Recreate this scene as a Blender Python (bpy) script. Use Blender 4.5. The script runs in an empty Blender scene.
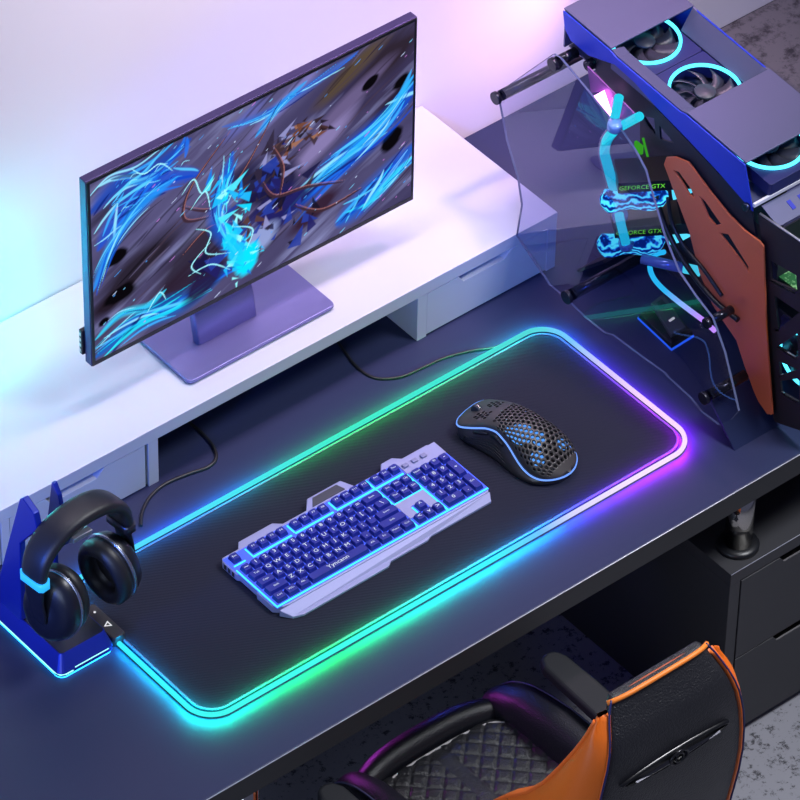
import bpy, bmesh, math, random
import numpy as np
from mathutils import Vector, Matrix

random.seed(7)
RNG = np.random.RandomState(7)
SC = bpy.context.scene
COL = SC.collection
R = math.radians

# ------------------------------------------------------------------ camera
FPX = 5198.6
YAW, PITCH, ROLL = .702636, .748082, .0210562
CAM = np.array([-3.0421, -3.62, 4.5898])
_f = np.array([math.sin(YAW) * math.cos(PITCH), math.cos(YAW) * math.cos(PITCH), -math.sin(PITCH)])
_r = np.array([math.cos(YAW), -math.sin(YAW), 0.])
_u = np.cross(_r, _f)
_r2 = _r * math.cos(ROLL) + _u * math.sin(ROLL)
_u2 = -_r * math.sin(ROLL) + _u * math.cos(ROLL)


def ray(x, y):
    return _f + _r2 * (x - 400) / FPX - _u2 * (y - 400) / FPX


def on_plane(x, y, n, d):           # measured point of the photo on the plane n.p = d
    n = np.array(n, float)
    v = ray(x, y)
    return Vector(CAM + v * ((d - n @ CAM) / (n @ v)))


def atZ(x, y, z): return on_plane(x, y, (0, 0, 1), z)
def atX(x, y, v): return on_plane(x, y, (1, 0, 0), v)
def atY(x, y, v): return on_plane(x, y, (0, 1, 0), v)


cam_data = bpy.data.cameras.new('camera')
cam_data.sensor_width = 36
cam_data.lens = FPX / 800 * 36
cam_data.clip_end = 60
cam = bpy.data.objects.new('camera', cam_data)
COL.objects.link(cam)
rot = Matrix((tuple(_r2), tuple(_u2), tuple(-_f))).transposed()
cam.matrix_world = Matrix.Translation(Vector(CAM)) @ rot.to_4x4()
SC.camera = cam

SC.view_settings.view_transform = 'Standard'
SC.view_settings.look = 'None'
SC.view_settings.gamma = 1
SC.view_settings.use_curve_mapping = False
SC.view_settings.exposure = 0


# --------------------------------------------------------------- materials
def lin(c):
    return tuple((v / 255 / 12.92) if v / 255 <= .04045 else ((v / 255 + .055) / 1.055) ** 2.4 for v in c)


def mat(name, rgb, rough=.5, metal=0., emit=None, strength=0., bump=None, spec=.5, noise=None, coat=0., sheen=0.):
    m = bpy.data.materials.new(name)
    m.use_nodes = True
    nt = m.node_tree
    b = nt.nodes['Principled BSDF']
    col = lin(rgb)
    b.inputs['Base Color'].default_value = (*col, 1)
    b.inputs['Roughness'].default_value = rough
    b.inputs['Metallic'].default_value = metal
    b.inputs['Specular IOR Level'].default_value = spec
    b.inputs['Coat Weight'].default_value = coat
    b.inputs['Sheen Weight'].default_value = sheen
    if emit:
        b.inputs['Emission Color'].default_value = (*lin(emit), 1)
        b.inputs['Emission Strength'].default_value = strength
    if bump or noise:
        tc = nt.nodes.new('ShaderNodeTexCoord')
    if bump:                                     # (scale, strength, distance)
        n = nt.nodes.new('ShaderNodeTexNoise')
        n.inputs['Scale'].default_value = bump[0]
        n.inputs['Detail'].default_value = 3
        nt.links.new(tc.outputs['Object'], n.inputs['Vector'])
        bp = nt.nodes.new('ShaderNodeBump')
        bp.inputs['Strength'].default_value = bump[1]
        bp.inputs['Distance'].default_value = bump[2]
        nt.links.new(n.outputs['Fac'], bp.inputs['Height'])
        nt.links.new(bp.outputs['Normal'], b.inputs['Normal'])
    if noise:                                    # (scale, second colour, low, high)
        n = nt.nodes.new('ShaderNodeTexNoise')
        n.inputs['Scale'].default_value = noise[0]
        n.inputs['Detail'].default_value = 4
        nt.links.new(tc.outputs['Object'], n.inputs['Vector'])
        r = nt.nodes.new('ShaderNodeValToRGB')
        r.color_ramp.elements[0].position = noise[2]
        r.color_ramp.elements[1].position = noise[3]
        r.color_ramp.elements[0].color = (*col, 1)
        r.color_ramp.elements[1].color = (*lin(noise[1]), 1)
        nt.links.new(n.outputs['Fac'], r.inputs['Fac'])
        nt.links.new(r.outputs['Color'], b.inputs['Base Color'])
    return m


def glow(name, rgb, k):
    m = bpy.data.materials.new(name)
    m.use_nodes = True
    nt = m.node_tree
    nt.nodes.clear()
    e = nt.nodes.new('ShaderNodeEmission')
    o = nt.nodes.new('ShaderNodeOutputMaterial')
    e.inputs['Color'].default_value = (*rgb, 1)
    e.inputs['Strength'].default_value = k
    nt.links.new(e.outputs[0], o.inputs[0])
    return m


def glow_attr(name, k):
    m = glow(name, (1, 1, 1), k)
    nt = m.node_tree
    a = nt.nodes.new('ShaderNodeAttribute')
    a.attribute_name = 'glow'
    nt.links.new(a.outputs['Color'], nt.nodes['Emission'].inputs['Color'])
    return m


def glass(name, tint=(1, 1, 1), ior=1.5, rough=.0, refl=1.):
    m = bpy.data.materials.new(name)
    m.use_nodes = True
    nt = m.node_tree
    nt.nodes.clear()
    t = nt.nodes.new('ShaderNodeBsdfTransparent')
    t.inputs['Color'].default_value = (*tint, 1)
    g = nt.nodes.new('ShaderNodeBsdfGlossy')
    g.inputs['Roughness'].default_value = rough
    g.inputs['Color'].default_value = (.84, .88, 1, 1)
    fr = nt.nodes.new('ShaderNodeFresnel')
    fr.inputs['IOR'].default_value = ior
    mx = nt.nodes.new('ShaderNodeMixShader')
    o = nt.nodes.new('ShaderNodeOutputMaterial')
    gm = nt.nodes.new('ShaderNodeNewGeometry')       # the far face of the pane adds no second mirror
    iv = nt.nodes.new('ShaderNodeMath')
    iv.operation = 'SUBTRACT'
    iv.inputs[0].default_value = 1
    nt.links.new(gm.outputs['Backfacing'], iv.inputs[1])
    ml = nt.nodes.new('ShaderNodeMath')
    ml.operation = 'MULTIPLY'
    nt.links.new(iv.outputs[0], ml.inputs[0])
    nt.links.new(fr.outputs[0], ml.inputs[1])
    nt.links.new(ml.outputs[0], mx.inputs[0])
    nt.links.new(t.outputs[0], mx.inputs[1])
    nt.links.new(g.outputs[0], mx.inputs[2])
    nt.links.new(mx.outputs[0], o.inputs[0])
    return m


# ------------------------------------------------------------ mesh helpers
def rect(x0, x1, y0, y1):
    return [(x0, y0), (x1, y0), (x1, y1), (x0, y1)]


def rrect(x0, x1, y0, y1, r, n=8):
    out = []
    for cx, cy, a0 in ((x1 - r, y0 + r, -90), (x1 - r, y1 - r, 0), (x0 + r, y1 - r, 90), (x0 + r, y0 + r, 180)):
        for i in range(n + 1):
            a = R(a0 + 90 * i / n)
            out.append((cx + r * math.cos(a), cy + r * math.sin(a)))
    return out


def ngon(cx, cy, r, n=24, a0=0, sx=1, sy=1):
    return [(cx + sx * r * math.cos(a0 + 2 * math.pi * i / n), cy + sy * r * math.sin(a0 + 2 * math.pi * i / n)) for i in range(n)]


XY = lambda u, v, w: (u, v, w)
XZ = lambda u, v, w: (u, w, v)
YZ = lambda u, v, w: (w, u, v)


def box(b, x0, x1, y0, y1, z0, z1, mi=0):
    v = [b.verts.new((x, y, z)) for z in (z0, z1) for y in (y0, y1) for x in (x0, x1)]
    for f in ((0, 2, 3, 1), (4, 5, 7, 6), (0, 1, 5, 4), (2, 6, 7, 3), (0, 4, 6, 2), (1, 3, 7, 5)):
        b.faces.new([v[i] for i in f]).material_index = mi
    return v


def plate(b, poly, w0, w1, M=XY, holes=(), mi=0):
    """A polygon with holes given real thickness from w0 to w1 along the plane's normal."""
    loops = [poly] + list(holes)
    rings = []
    for lp in loops:
        lo = [b.verts.new(M(u, v, w0)) for u, v in lp]
        hi = [b.verts.new(M(u, v, w1)) for u, v in lp]
        rings.append((lo, hi))
        n = len(lp)
        for i in range(n):
            j = (i + 1) % n
            b.faces.new((lo[i], lo[j], hi[j], hi[i])).material_index = mi
    for k in (0, 1):
        if not holes:
            b.faces.new(rings[0][k]).material_index = mi
        else:
            es = []
            for rg in rings:
                r_ = rg[k]
                for i in range(len(r_)):
                    es.append(b.edges.get((r_[i], r_[(i + 1) % len(r_)])))
            g = bmesh.ops.triangle_fill(b, use_beauty=True, edges=es)
            for f in g['geom']:
                if isinstance(f, bmesh.types.BMFace):
                    f.material_index = mi


def frame_of(d):
    d = d.normalized()
    a = Vector((0, 0, 1)) if abs(d.z) < .9 else Vector((1, 0, 0))
    s = d.cross(a).normalized()
    return s, s.cross(d).normalized()


def cyl(b, p0, p1, r, n=20, r2=None, mi=0):
    p0, p1 = Vector(p0), Vector(p1)
    s, t = frame_of(p1 - p0)
    r2 = r if r2 is None else r2
    A = [b.verts.new(p0 + s * r * math.cos(2 * math.pi * i / n) + t * r * math.sin(2 * math.pi * i / n)) for i in range(n)]
    B = [b.verts.new(p1 + s * r2 * math.cos(2 * math.pi * i / n) + t * r2 * math.sin(2 * math.pi * i / n)) for i in range(n)]
    for i in range(n):
        j = (i + 1) % n
        f = b.faces.new((A[i], A[j], B[j], B[i]))
        f.material_index = mi
        f.smooth = True
    b.faces.new(A[::-1]).material_index = mi
    b.faces.new(B).material_index = mi


def sweep(b, pts, sec, closed=False, up=None, mi=0, scale=None, caps=True):
    """Section (list of (side, up) offsets) carried along a polyline."""
    pts = [Vector(p) for p in pts]
    n = len(pts)
    rings = []
    s_prev = None
    for i, p in enumerate(pts):
        if closed:
            d = pts[(i + 1) % n] - pts[i - 1]
        else:
            d = pts[min(i + 1, n - 1)] - pts[max(i - 1, 0)]
        d.normalize()
        if up is not None:
            s = d.cross(Vector(up)).normalized()
        elif s_prev is None:
            s = frame_of(d)[0]
        else:
            s = (s_prev - d * s_prev.dot(d)).normalized()
        s_prev = s
        t = s.cross(d).normalized()
        k = scale[i] if scale else 1
        rings.append([b.verts.new(p + s * a * k + t * c * k) for a, c in sec])
    m = len(sec)
    for i in range(n if closed else n - 1):
        A, B = rings[i], rings[(i + 1) % n]
        for j in range(m):
            f = b.faces.new((A[j], A[(j + 1) % m], B[(j + 1) % m], B[j]))
            f.material_index = mi
            f.smooth = True
    if not closed and caps:
        b.faces.new(rings[0][::-1]).material_index = mi
        b.faces.new(rings[-1]).material_index = mi
    return rings


def circle(r, n=10):
    return [(r * math.cos(2 * math.pi * i / n), r * math.sin(2 * math.pi * i / n)) for i in range(n)]


def smooth_path(pts, k=8, closed=False):
    P = [np.array(p, float) for p in pts]
    n = len(P)
    out = []
    for i in range(n if closed else n - 1):
        p0 = P[i - 1] if (closed or i > 0) else P[i]
        p1, p2 = P[i], P[(i + 1) % n]
        p3 = P[(i + 2) % n] if (closed or i + 2 < n) else p2
        for j in range(k):
            t = j / k
            out.append(Vector(.5 * (2 * p1 + (p2 - p0) * t + (2 * p0 - 5 * p1 + 4 * p2 - p3) * t * t + (3 * p1 - p0 - 3 * p2 + p3) * t ** 3)))
    if not closed:
        out.append(Vector(P[-1]))
    return out


def loft(b, rings, closed=True, caps=True, mi=0, smooth=True):
    V = [[b.verts.new(p) for p in r] for r in rings]
    m = len(V[0])
    for i in range(len(V) - 1):
        for j in range(m if closed else m - 1):
            f = b.faces.new((V[i][j], V[i][(j + 1) % m], V[i + 1][(j + 1) % m], V[i + 1][j]))
            f.material_index = mi
            f.smooth = smooth
    if caps and closed:
        b.faces.new(V[0][::-1]).material_index = mi
        b.faces.new(V[-1]).material_index = mi
    return V


def lathe(b, prof, org, axis, n=32, mi=0, sx=1., sy=1., up=None):
    """prof: (radius, height along axis)."""
    org, axis = Vector(org), Vector(axis).normalized()
    if up is None:
        s, t = frame_of(axis)
    else:
        t = Vector(up).normalized()
        s = axis.cross(t).normalized()
    rings = []
    for r, h in prof:
        rings.append([org + axis * h + s * (r * sx * math.cos(2 * math.pi * i / n)) + t * (r * sy * math.sin(2 * math.pi * i / n)) for i in range(n)])
    loft(b, rings, mi=mi)


def build(name, b, m, parent=None, bevel=0, seg=2, smooth=False, sub=0, world=True):
    bmesh.ops.recalc_face_normals(b, faces=b.faces)
    me = bpy.data.meshes.new(name)
    b.to_mesh(me)
    b.free()
    for x in (m if isinstance(m, (list, tuple)) else [m]):
        me.materials.append(x)
    o = bpy.data.objects.new(name, me)
    COL.objects.link(o)
    if smooth:
        for p in me.polygons:
            p.use_smooth = True
    if parent:
        o.parent = parent
        if world and parent.type == 'EMPTY':
            o.matrix_parent_inverse = Matrix.Translation(-parent.location)
    if bevel:
        md = o.modifiers.new('bevel', 'BEVEL')
        md.width = bevel
        md.segments = seg
        md.limit_method = 'ANGLE'
        md.angle_limit = R(40)
    if sub:
        md = o.modifiers.new('sub', 'SUBSURF')
        md.levels = md.render_levels = sub
    return o


def tag(o, label, cat, group=None):
    o['label'] = label
    o['category'] = cat
    if group:
        o['group'] = group
    return o


def thing(name, label, cat, loc=(0, 0, 0), group=None):
    o = bpy.data.objects.new(name, None)
    o.empty_display_size = .02
    COL.objects.link(o)
    o.location = loc
    return tag(o, label, cat, group)


def struct(name, b, m, **k):
    o = build(name, b, m, **k)
    o['kind'] = 'structure'
    return o


B = bmesh.new
_glyphs = {}


def glyph(txt, size=1.):
    """Flat outline of a piece of writing as (verts, faces), centred."""
    if txt not in _glyphs:
        cu = bpy.data.curves.new('writing', 'FONT')
        cu.body = txt
        cu.align_x = 'CENTER'
        cu.align_y = 'CENTER'
        cu.resolution_u = 2
        o = bpy.data.objects.new('writing', cu)
        COL.objects.link(o)
        bpy.context.view_layer.update()
        me = bpy.data.meshes.new_from_object(o.evaluated_get(bpy.context.evaluated_depsgraph_get()))
        vs = [tuple(v.co) for v in me.vertices]
        fs = [tuple(p.vertices) for p in me.polygons]
        bpy.data.objects.remove(o)
        bpy.data.curves.remove(cu)
        bpy.data.meshes.remove(me)
        _glyphs[txt] = (vs, fs)
    return _glyphs[txt]


def write(b, txt, org, ux, uy, size, mi=0, fat=0.0, stretch=1.):
    vs, fs = glyph(txt)
    org, ux, uy = Vector(org), Vector(ux).normalized(), Vector(uy).normalized()
    V = [b.verts.new(org + ux * x * size * stretch + uy * y * size) for x, y, z in vs]
    for f in fs:
        try:
            b.faces.new([V[i] for i in f]).material_index = mi
        except ValueError:
            pass


# ---------------------------------------------------------------- material set
M_WALL = mat('wall paint', (238, 236, 240), .85)
M_GREYPANEL = mat('grey panel paint', (236, 238, 242), .8)
M_WHITE = mat('white laminate', (190, 194, 206), .42)
M_WHITE_IN = mat('white laminate recess', (200, 204, 220), .6)
M_DARKLAM = mat('dark laminate', (52, 52, 56), .5)
M_CHROME = mat('chrome', (190, 186, 180), .12, 1)
M_BLACKPL = mat('black plastic', (22, 23, 27), .38)
M_BLACKMAT = mat('matte black plastic', (26, 27, 32), .6, bump=(900, .15, .0006))
M_LEATHER = mat('black leather', (30, 30, 34), .40, bump=(430, .9, .0016))
M_ORANGE = mat('orange leather', (236, 112, 26), .45, bump=(600, .3, .0008))
M_PIPING = mat('orange piping', (240, 110, 30), .5)
M_FABRIC = mat('dark upholstery', (38, 38, 44), .8, bump=(1500, .3, .0005))


def desk_material():
    m = mat('desk laminate', (42, 48, 80), .42, spec=.3, bump=(700, .12, .0004))
    nt = m.node_tree
    b = nt.nodes['Principled BSDF']
    tc = nt.nodes.new('ShaderNodeTexCoord')
    sp = nt.nodes.new('ShaderNodeSeparateXYZ')
    nt.links.new(tc.outputs['Object'], sp.inputs[0])
    rg = nt.nodes.new('ShaderNodeMapRange')      # the worn grey end of the top, right of the tower
    rg.inputs['From Min'].default_value = .975
    rg.inputs['From Max'].default_value = .995
    nt.links.new(sp.outputs['X'], rg.inputs['Value'])
    n = nt.nodes.new('ShaderNodeTexNoise')
    n.inputs['Scale'].default_value = 32
    n.inputs['Detail'].default_value = 9
    n.inputs['Roughness'].default_value = .75
    nt.links.new(tc.outputs['Object'], n.inputs['Vector'])
    r = nt.nodes.new('ShaderNodeValToRGB')
    r.color_ramp.elements[0].position = .38
    r.color_ramp.elements[1].position = .5
    r.color_ramp.elements[0].color = (*lin((58, 56, 62)), 1)
    r.color_ramp.elements[1].color = (*lin((112, 110, 116)), 1)
    nt.links.new(n.outputs['Fac'], r.inputs['Fac'])
    mx = nt.nodes.new('ShaderNodeMix')
    mx.data_type = 'RGBA'
    mx.inputs[6].default_value = (*lin((42, 48, 80)), 1)
    nt.links.new(rg.outputs[0], mx.inputs[0])
    nt.links.new(r.outputs[0], mx.inputs[7])
    nt.links.new(mx.outputs[2], b.inputs['Base Color'])
    return m


def floor_material():
    m = mat('concrete floor', (140, 140, 148), .6, noise=(70, (60, 60, 66), .56, .66))
    nt = m.node_tree
    for n in nt.nodes:
        if n.type == 'TEX_NOISE':
            n.inputs['Detail'].default_value = 8
            n.inputs['Roughness'].default_value = .8
        if n.type == 'VALTORGB':
            n.color_ramp.elements[0].position = .54
            n.color_ramp.elements[1].position = .60
    return m


M_DESK = desk_material()
M_FLOOR = floor_material()

# =============================================================== the setting
FLOOR = -.48
b = B(); box(b, -3, 3.2, -2.2, 1.2, FLOOR - .05, FLOOR)
struct('floor', b, M_FLOOR)
b = B(); box(b, -3, 3.2, .512, .60, FLOOR, 2.4)
struct('wall_back', b, M_WALL)
b = B(); box(b, .925, 2.6, .466, .512, 0.0005, 1.6)
struct('trim_1', b, M_GREYPANEL, bevel=.002)

# =============================================================== desk
desk = thing('desk', 'long black desk with slim front edge carrying the mouse pad and monitor shelf', 'desk', (.3, .13, FLOOR))
b = B(); box(b, -1.15, 2.1, -.244, .508, -.0365, 0)
build('desk_top', b, M_DESK, desk, bevel=.0009, seg=2)
M_EDGE = mat('edge highlight', (188, 188, 200), .35, .3)
b = B(); sweep(b, [(-1.149, -.2448, -.0009), (.5, -.2448, -.0009), (2.099, -.2448, -.0009)], circle(.00075, 6))  # highlight along the desk's front edge, drawn as a thin pale strip
build('edge_highlight', b, M_EDGE, desk)
b = B(); box(b, -1.15, 2.1, -.2449, -.2441, -.0365, -.0008)
build('edge_band', b, mat('charcoal edge band', (40, 41, 44), .55), desk)
for x, y, z0 in ((.4300, -.2075, -.1545), (.95, -.2075, -.1545), (-.374, -.19, FLOOR), (-.95, -.19, FLOOR)):
    b = B(); cyl(b, (x, y, z0), (x, y, -.0366), .0185, 28)
    p = build('leg', b, M_CHROME, desk)
    b = B(); lathe(b, [(.0285, 0), (.0285, .004), (.026, .007), (.0195, .008)], (x, y, z0), (0, 0, 1), 28)
    build('foot_flange', b, M_BLACKPL, p)

# =============================================================== drawer cabinet
cab = thing('drawer_cabinet', 'black drawer cabinet on the floor carrying the chrome desk leg', 'cabinet', (.7, 0, FLOOR))
b = B()
box(b, .386, 1.25, -.2435, .35, -.1755, -.155)
box(b, .386, .4045, -.243, .35, FLOOR, -.1757)
box(b, 1.23, 1.25, -.243, .35, FLOOR, -.1757)
box(b, .4047, 1.2298, .33, .35, FLOOR, -.1757)
box(b, .4047, 1.2298, -.225, .3298, FLOOR, FLOOR + .012)
build('carcass', b, M_DARKLAM, cab, bevel=.0007)
b = B(); sweep(b, [(.3862, -.2434, -.1552), (.8, -.2434, -.1552), (1.2498, -.2434, -.1552)], circle(.0006, 6))  # cabinet's top edge highlight, also put in as a pale strip
build('edge_highlight', b, M_EDGE, cab)
for z0, z1 in ((-.3225, -.1775), (-.4665, -.3245)):
    b = B()
    hz = z1 - .011
    poly = [(.406, z0), (1.2285, z0), (1.2285, z1), (.60, z1), (.592, hz), (.482, hz), (.474, z1), (.406, z1)]
    plate(b, poly, -.244, -.226, XZ)
    d = build('drawer', b, M_DARKLAM, cab, bevel=.0006)
    b = B(); box(b, .474, .60, -.2435, -.238, hz - .0005, hz + .0035)
    build('finger_pull', b, M_CHROME, d)

# =============================================================== monitor shelf
shelf = thing('monitor_shelf', 'white two-drawer riser shelf along the wall under the monitor', 'shelf', (-.1, .36, 0))
SY0, SY1, SZ0, SZ1 = .2275, .5095, .0755, .0961
b = B(); box(b, -1.05, .4826, SY0, SY1, SZ0, SZ1)
build('shelf_top', b, M_WHITE, shelf, bevel=.0008)


def shelf_block(x0, x1, drawers, name):
    b = B()
    t = .016
    xs = [x0] + [d[0] for d in drawers[1:]] + [x1]
    box(b, x0, x0 + t, SY0 + .0005, SY1 - .01, 0, SZ0 - .0002)
    box(b, x1 - t, x1, SY0 + .0005, SY1 - .01, 0, SZ0 - .0002)
    for d in drawers[1:]:
        box(b, d[0] - .014, d[0] - .001, SY0 + .0005, SY1 - .01, 0, SZ0 - .0002)
    box(b, x0 + t, x1 - t, SY1 - .03, SY1 - .012, 0, SZ0 - .0002)
    build(name, b, M_WHITE, shelf, bevel=.0005)
    for a, c in drawers:
        n0, n1 = a + .30 * (c - a), a + .64 * (c - a)
        zb, zt, zn = .003, SZ0 - .0015, SZ0 - .0135
        b = B()
        plate(b, [(a, zb), (c, zb), (c, zt), (n1 + .012, zt), (n1, zn), (n0, zn), (n0 - .008, zt), (a, zt)], SY0 + .001, SY0 + .017, XZ)
        d = build('drawer', b, M_WHITE, shelf, bevel=.0005)
        b = B()
        box(b, a + .002, a + .012, SY0 + .0175, SY1 - .05, zb + .002, SZ0 - .012)
        box(b, c - .012, c - .002, SY0 + .0175, SY1 - .05, zb + .002, SZ0 - .012)
        box(b, a + .0125, c - .0125, SY0 + .0175, SY1 - .05, zb + .002, zb + .01)
        build('drawer_tray', b, M_WHITE_IN, d)


shelf_block(.2434, .4826, [(.2598, .4662)], 'side_panel')
shelf_block(-1.03, -.1834, [(-1.012, -.640), (-.624, -.432), (-.4155, -.2040)], 'side_panel')

# =============================================================== monitor
mon = thing('monitor', 'wide flat screen monitor standing on the white shelf', 'monitor', (.012, .31, SZ1))
MX0, MX1, MZ0, MZ1, MYF, MYB = -.2285, .2945, .1690, .4735, .3025, .3165
mon_rot = Matrix.Translation((.033, .303, 0)) @ Matrix.Rotation(R(-.15), 4, 'Z') @ Matrix.Translation((-.033, -.303, 0))
M_MONEDGE = mat('monitor metal', (58, 50, 92), .4, .6)
M_STAND = mat('brushed stand metal', (124, 122, 172), .42, .7, bump=(1600, .35, .0004))
b = B(); box(b, MX0, MX1, MYF + .0003, MYB, MZ0, MZ1); bmesh.ops.transform(b, matrix=mon_rot, verts=b.verts)
case = build('housing', b, M_MONEDGE, mon, bevel=.0012)
b = B()
plate(b, rect(MX0 + .001, MX1 - .001, MZ0 + .001, MZ1 - .001), MYF - .0008, MYF + .0002, XZ,
      holes=[rect(MX0 + .0055, MX1 - .0045, MZ0 + .0075, MZ1 - .0055)])
bmesh.ops.transform(b, matrix=mon_rot, verts=b.verts)
build('bezel', b, M_BLACKPL, mon)
b = B(); box(b, -.115, .18, MYB + .0003, MYB + .022, .24, .42); bmesh.ops.transform(b, matrix=mon_rot, verts=b.verts)
build('rear_shell', b, M_MONEDGE, mon, bevel=.006)
b = B(); box(b, MX0 - .0035, MX0 + .03, MYB + .0003, MYB + .007, MZ0 + .012, MZ0 + .052); bmesh.ops.transform(b, matrix=mon_rot, verts=b.verts)
pb = build('port_block', b, M_BLACKPL, mon, bevel=.001)
b = B()
for k in range(4):
    box(b, MX0 - .0040, MX0 - .0034, MYB + .002, MYB + .0055, MZ0 + .016 + k * .009, MZ0 + .0215 + k * .009)
bmesh.ops.transform(b, matrix=mon_rot, verts=b.verts)
build('port', b, M_CHROME, pb)


# ---- the picture on the screen: an abstract burst of blue energy over dark smoke
def screen_art(nx, ny):
    asp = 1.72
    u, v = np.meshgrid(np.linspace(0, 1, nx), np.linspace(0, 1, ny))
    x = u * asp
    y = v

    def nz(freq, seed, ang=0., st=1.):
        rr = np.random.RandomState(seed)
        ca, sa = math.cos(ang), math.sin(ang)
        a, c = (x * ca + y * sa) / st, -x * sa + y * ca
        out = np.zeros_like(x)
        amp = 1.
        for o in range(5):
            g = rr.rand(64, 64)
            A = (a * freq * 2 ** o + rr.rand() * 9) % 63
            Cc = (c * freq * 2 ** o + rr.rand() * 9) % 63
            i, j = A.astype(int), Cc.astype(int)
            fa, fc = A - i, Cc - j
            fa = fa * fa * (3 - 2 * fa); fc = fc * fc * (3 - 2 * fc)
            out += amp * ((g[i, j] * (1 - fa) + g[i + 1, j] * fa) * (1 - fc) + (g[i, j + 1] * (1 - fa) + g[i + 1, j + 1] * fa) * fc)
            amp *= .55
        return out / 2.1

    img = np.zeros((ny, nx, 3))

    def over(mask, c):
        m = np.clip(mask, 0, 1)[..., None]
        img[:] = img * (1 - m) + np.array(lin(c)) * m

    n1 = nz(2.2, 1, .45, 3.0)
    n2 = nz(5., 2, .5, 5.)
    n3 = nz(9., 3, .45, 8.)
    img[:] = np.array(lin((52, 46, 78)))
    over((n1 - .35) * 2.2, (96, 92, 134))
    over((n2 - .5) * 3.4, (44, 34, 56))
    over((.42 - n3) * 4., (24, 20, 34))
    over((n3 - .62) * 5, (126, 128, 172))

    def blob(cu, cv, ru, rv, ang, c, k=1., soft=1.4, rag=.35, seed=5):
        ca, sa = math.cos(ang), math.sin(ang)
        dx, dy = (u - cu) * asp, v - cv
        a, c2 = (dx * ca + dy * sa) / ru, (-dx * sa + dy * ca) / rv
        q = np.sqrt(a * a + c2 * c2) + (n2 + n3 - 1) * rag * 2.2
        over(k * np.clip((1 - q) * soft, 0, 1), c)

    def stroke(pts, w, c, k=1., soft=2.2):
        P = smooth_path([(p[0] * asp, p[1], 0) for p in pts], 10)
        P = np.array([[p.x, p.y] for p in P])
        best = np.full(x.shape, 9.)
        for i in range(len(P) - 1):
            a, d = P[i], P[i + 1] - P[i]
            L = d @ d + 1e-12
            t = np.clip(((x - a[0]) * d[0] + (y - a[1]) * d[1]) / L, 0, 1)
            s = (i + t) / (len(P) - 1)
            ww = w * (np.sin(np.pi * np.clip(s, .02, .98)) ** .7)
            q = np.hypot(x - a[0] - t * d[0], y - a[1] - t * d[1]) / np.maximum(ww, 1e-4)
            best = np.minimum(best, q)
        over(k * np.clip((1 - best) * soft, 0, 1), c)

    def shard(cu, cv, size, ang, c, k=1., thin=.4):
        ca, sa = math.cos(ang), math.sin(ang)
        P = [(size, 0), (-size * .6, size * thin), (-size * .4, -size * thin * .8)]
        P = [(cu * asp + p * ca - q * sa, cv + p * sa + q * ca) for p, q in P]
        m = np.ones_like(x)
        for a in range(3):
            (ax, ay), (bx, by) = P[a], P[(a + 1) % 3]
            L = math.hypot(bx - ax, by - ay)
            m = np.minimum(m, ((bx - ax) * (y - ay) - (by - ay) * (x - ax)) / L / .004)
        over(k * np.clip(m, 0, 1), c)

    def current(pts, w, c, fibres, cols, k=.85):
        """A broad soft stroke with many thin fibres running along it."""
        stroke(pts, w, c, k, 1.3)
        for f in range(fibres):
            o1, o2 = RNG.uniform(-.8, .8) * w, RNG.uniform(-.8, .8) * w
            m_ = len(pts)
            a0, a1 = sorted(RNG.rand(2))
            if a1 - a0 < .25:
                a1 = min(1, a0 + .35)
            P = smooth_path([(p[0], p[1], 0) for p in pts], 8)
            Q = P[int(a0 * (len(P) - 1)):int(a1 * (len(P) - 1)) + 1]
            if len(Q) < 4:
                continue
            Q = [Q[0], Q[len(Q) // 3], Q[2 * len(Q) // 3], Q[-1]]
            stroke([(p.x - (o1 * (1 - t) + o2 * t) * .35, p.y + (o1 * (1 - t) + o2 * t)) for p, t in zip(Q, (0, .33, .66, 1))],
                   w * RNG.uniform(.05, .16), cols[f % len(cols)], .8, 1.8)

    BL = [(20, 70, 190), (60, 170, 245), (30, 110, 225), (150, 225, 252), (12, 30, 110), (90, 200, 250)]
    DK = [(18, 14, 22), (70, 56, 72), (40, 30, 44), (104, 96, 130), (26, 22, 40)]
    # dark smoke and debris
    for cu_, cv_, ru, rv, an, c in ((.12, .40, .30, .15, .5, (34, 27, 36)), (.30, .34, .36, .13, .5, (44, 36, 52)), (.26, .16, .34, .10, .45, (42, 29, 46)), (.06, .28, .2, .08, .2, (30, 20, 28)),
                                    (.92, .86, .26, .12, .5, (42, 32, 40)), (.95, .62, .18, .10, .45, (38, 26, 40)), (.80, .90, .26, .06, .5, (84, 70, 52)), (.78, .72, .34, .06, .5, (104, 92, 132)),
                                    (.60, .92, .30, .05, .5, (120, 116, 176)), (.72, .58, .26, .06, .5, (132, 120, 168)), (.47, .93, .16, .05, .5, (96, 100, 168))):
        blob(cu_, cv_, ru, rv, an, c, .9, 1.6, .4)
    for k in range(70):
        cu_, cv_ = RNG.rand(), RNG.rand()
        L = .06 + .16 * RNG.rand()
        stroke([(cu_, cv_), (cu_ + L * .5, cv_ + L * (.40 + .3 * RNG.rand())), (cu_ + L, cv_ + L * 1.0)], .004 + .009 * RNG.rand(), DK[k % 5], .55, 1.5)
    for cu_, cv_, ru, rv, an in ((.09, .30, .11, .050, .1), (.075, .52, .075, .045, .2), (.03, .20, .05, .03, .3), (.93, .40, .08, .05, .7), (.96, .70, .09, .05, .6), (.86, .78, .05, .03, .5)):
        blob(cu_, cv_, ru, rv, an, (10, 8, 13), 1, 4, .5)
    current([(.00, .84), (.08, .92), (.18, .90), (.30, .97)], .10, (24, 70, 170), 16, BL)
    current([(.02, .62), (.09, .75), (.20, .82), (.33, .76)], .10, (28, 80, 196), 18, BL)
    current([(.00, .40), (.06, .60), (.15, .74), (.26, .80)], .05, (36, 140, 232), 12, BL)
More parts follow.
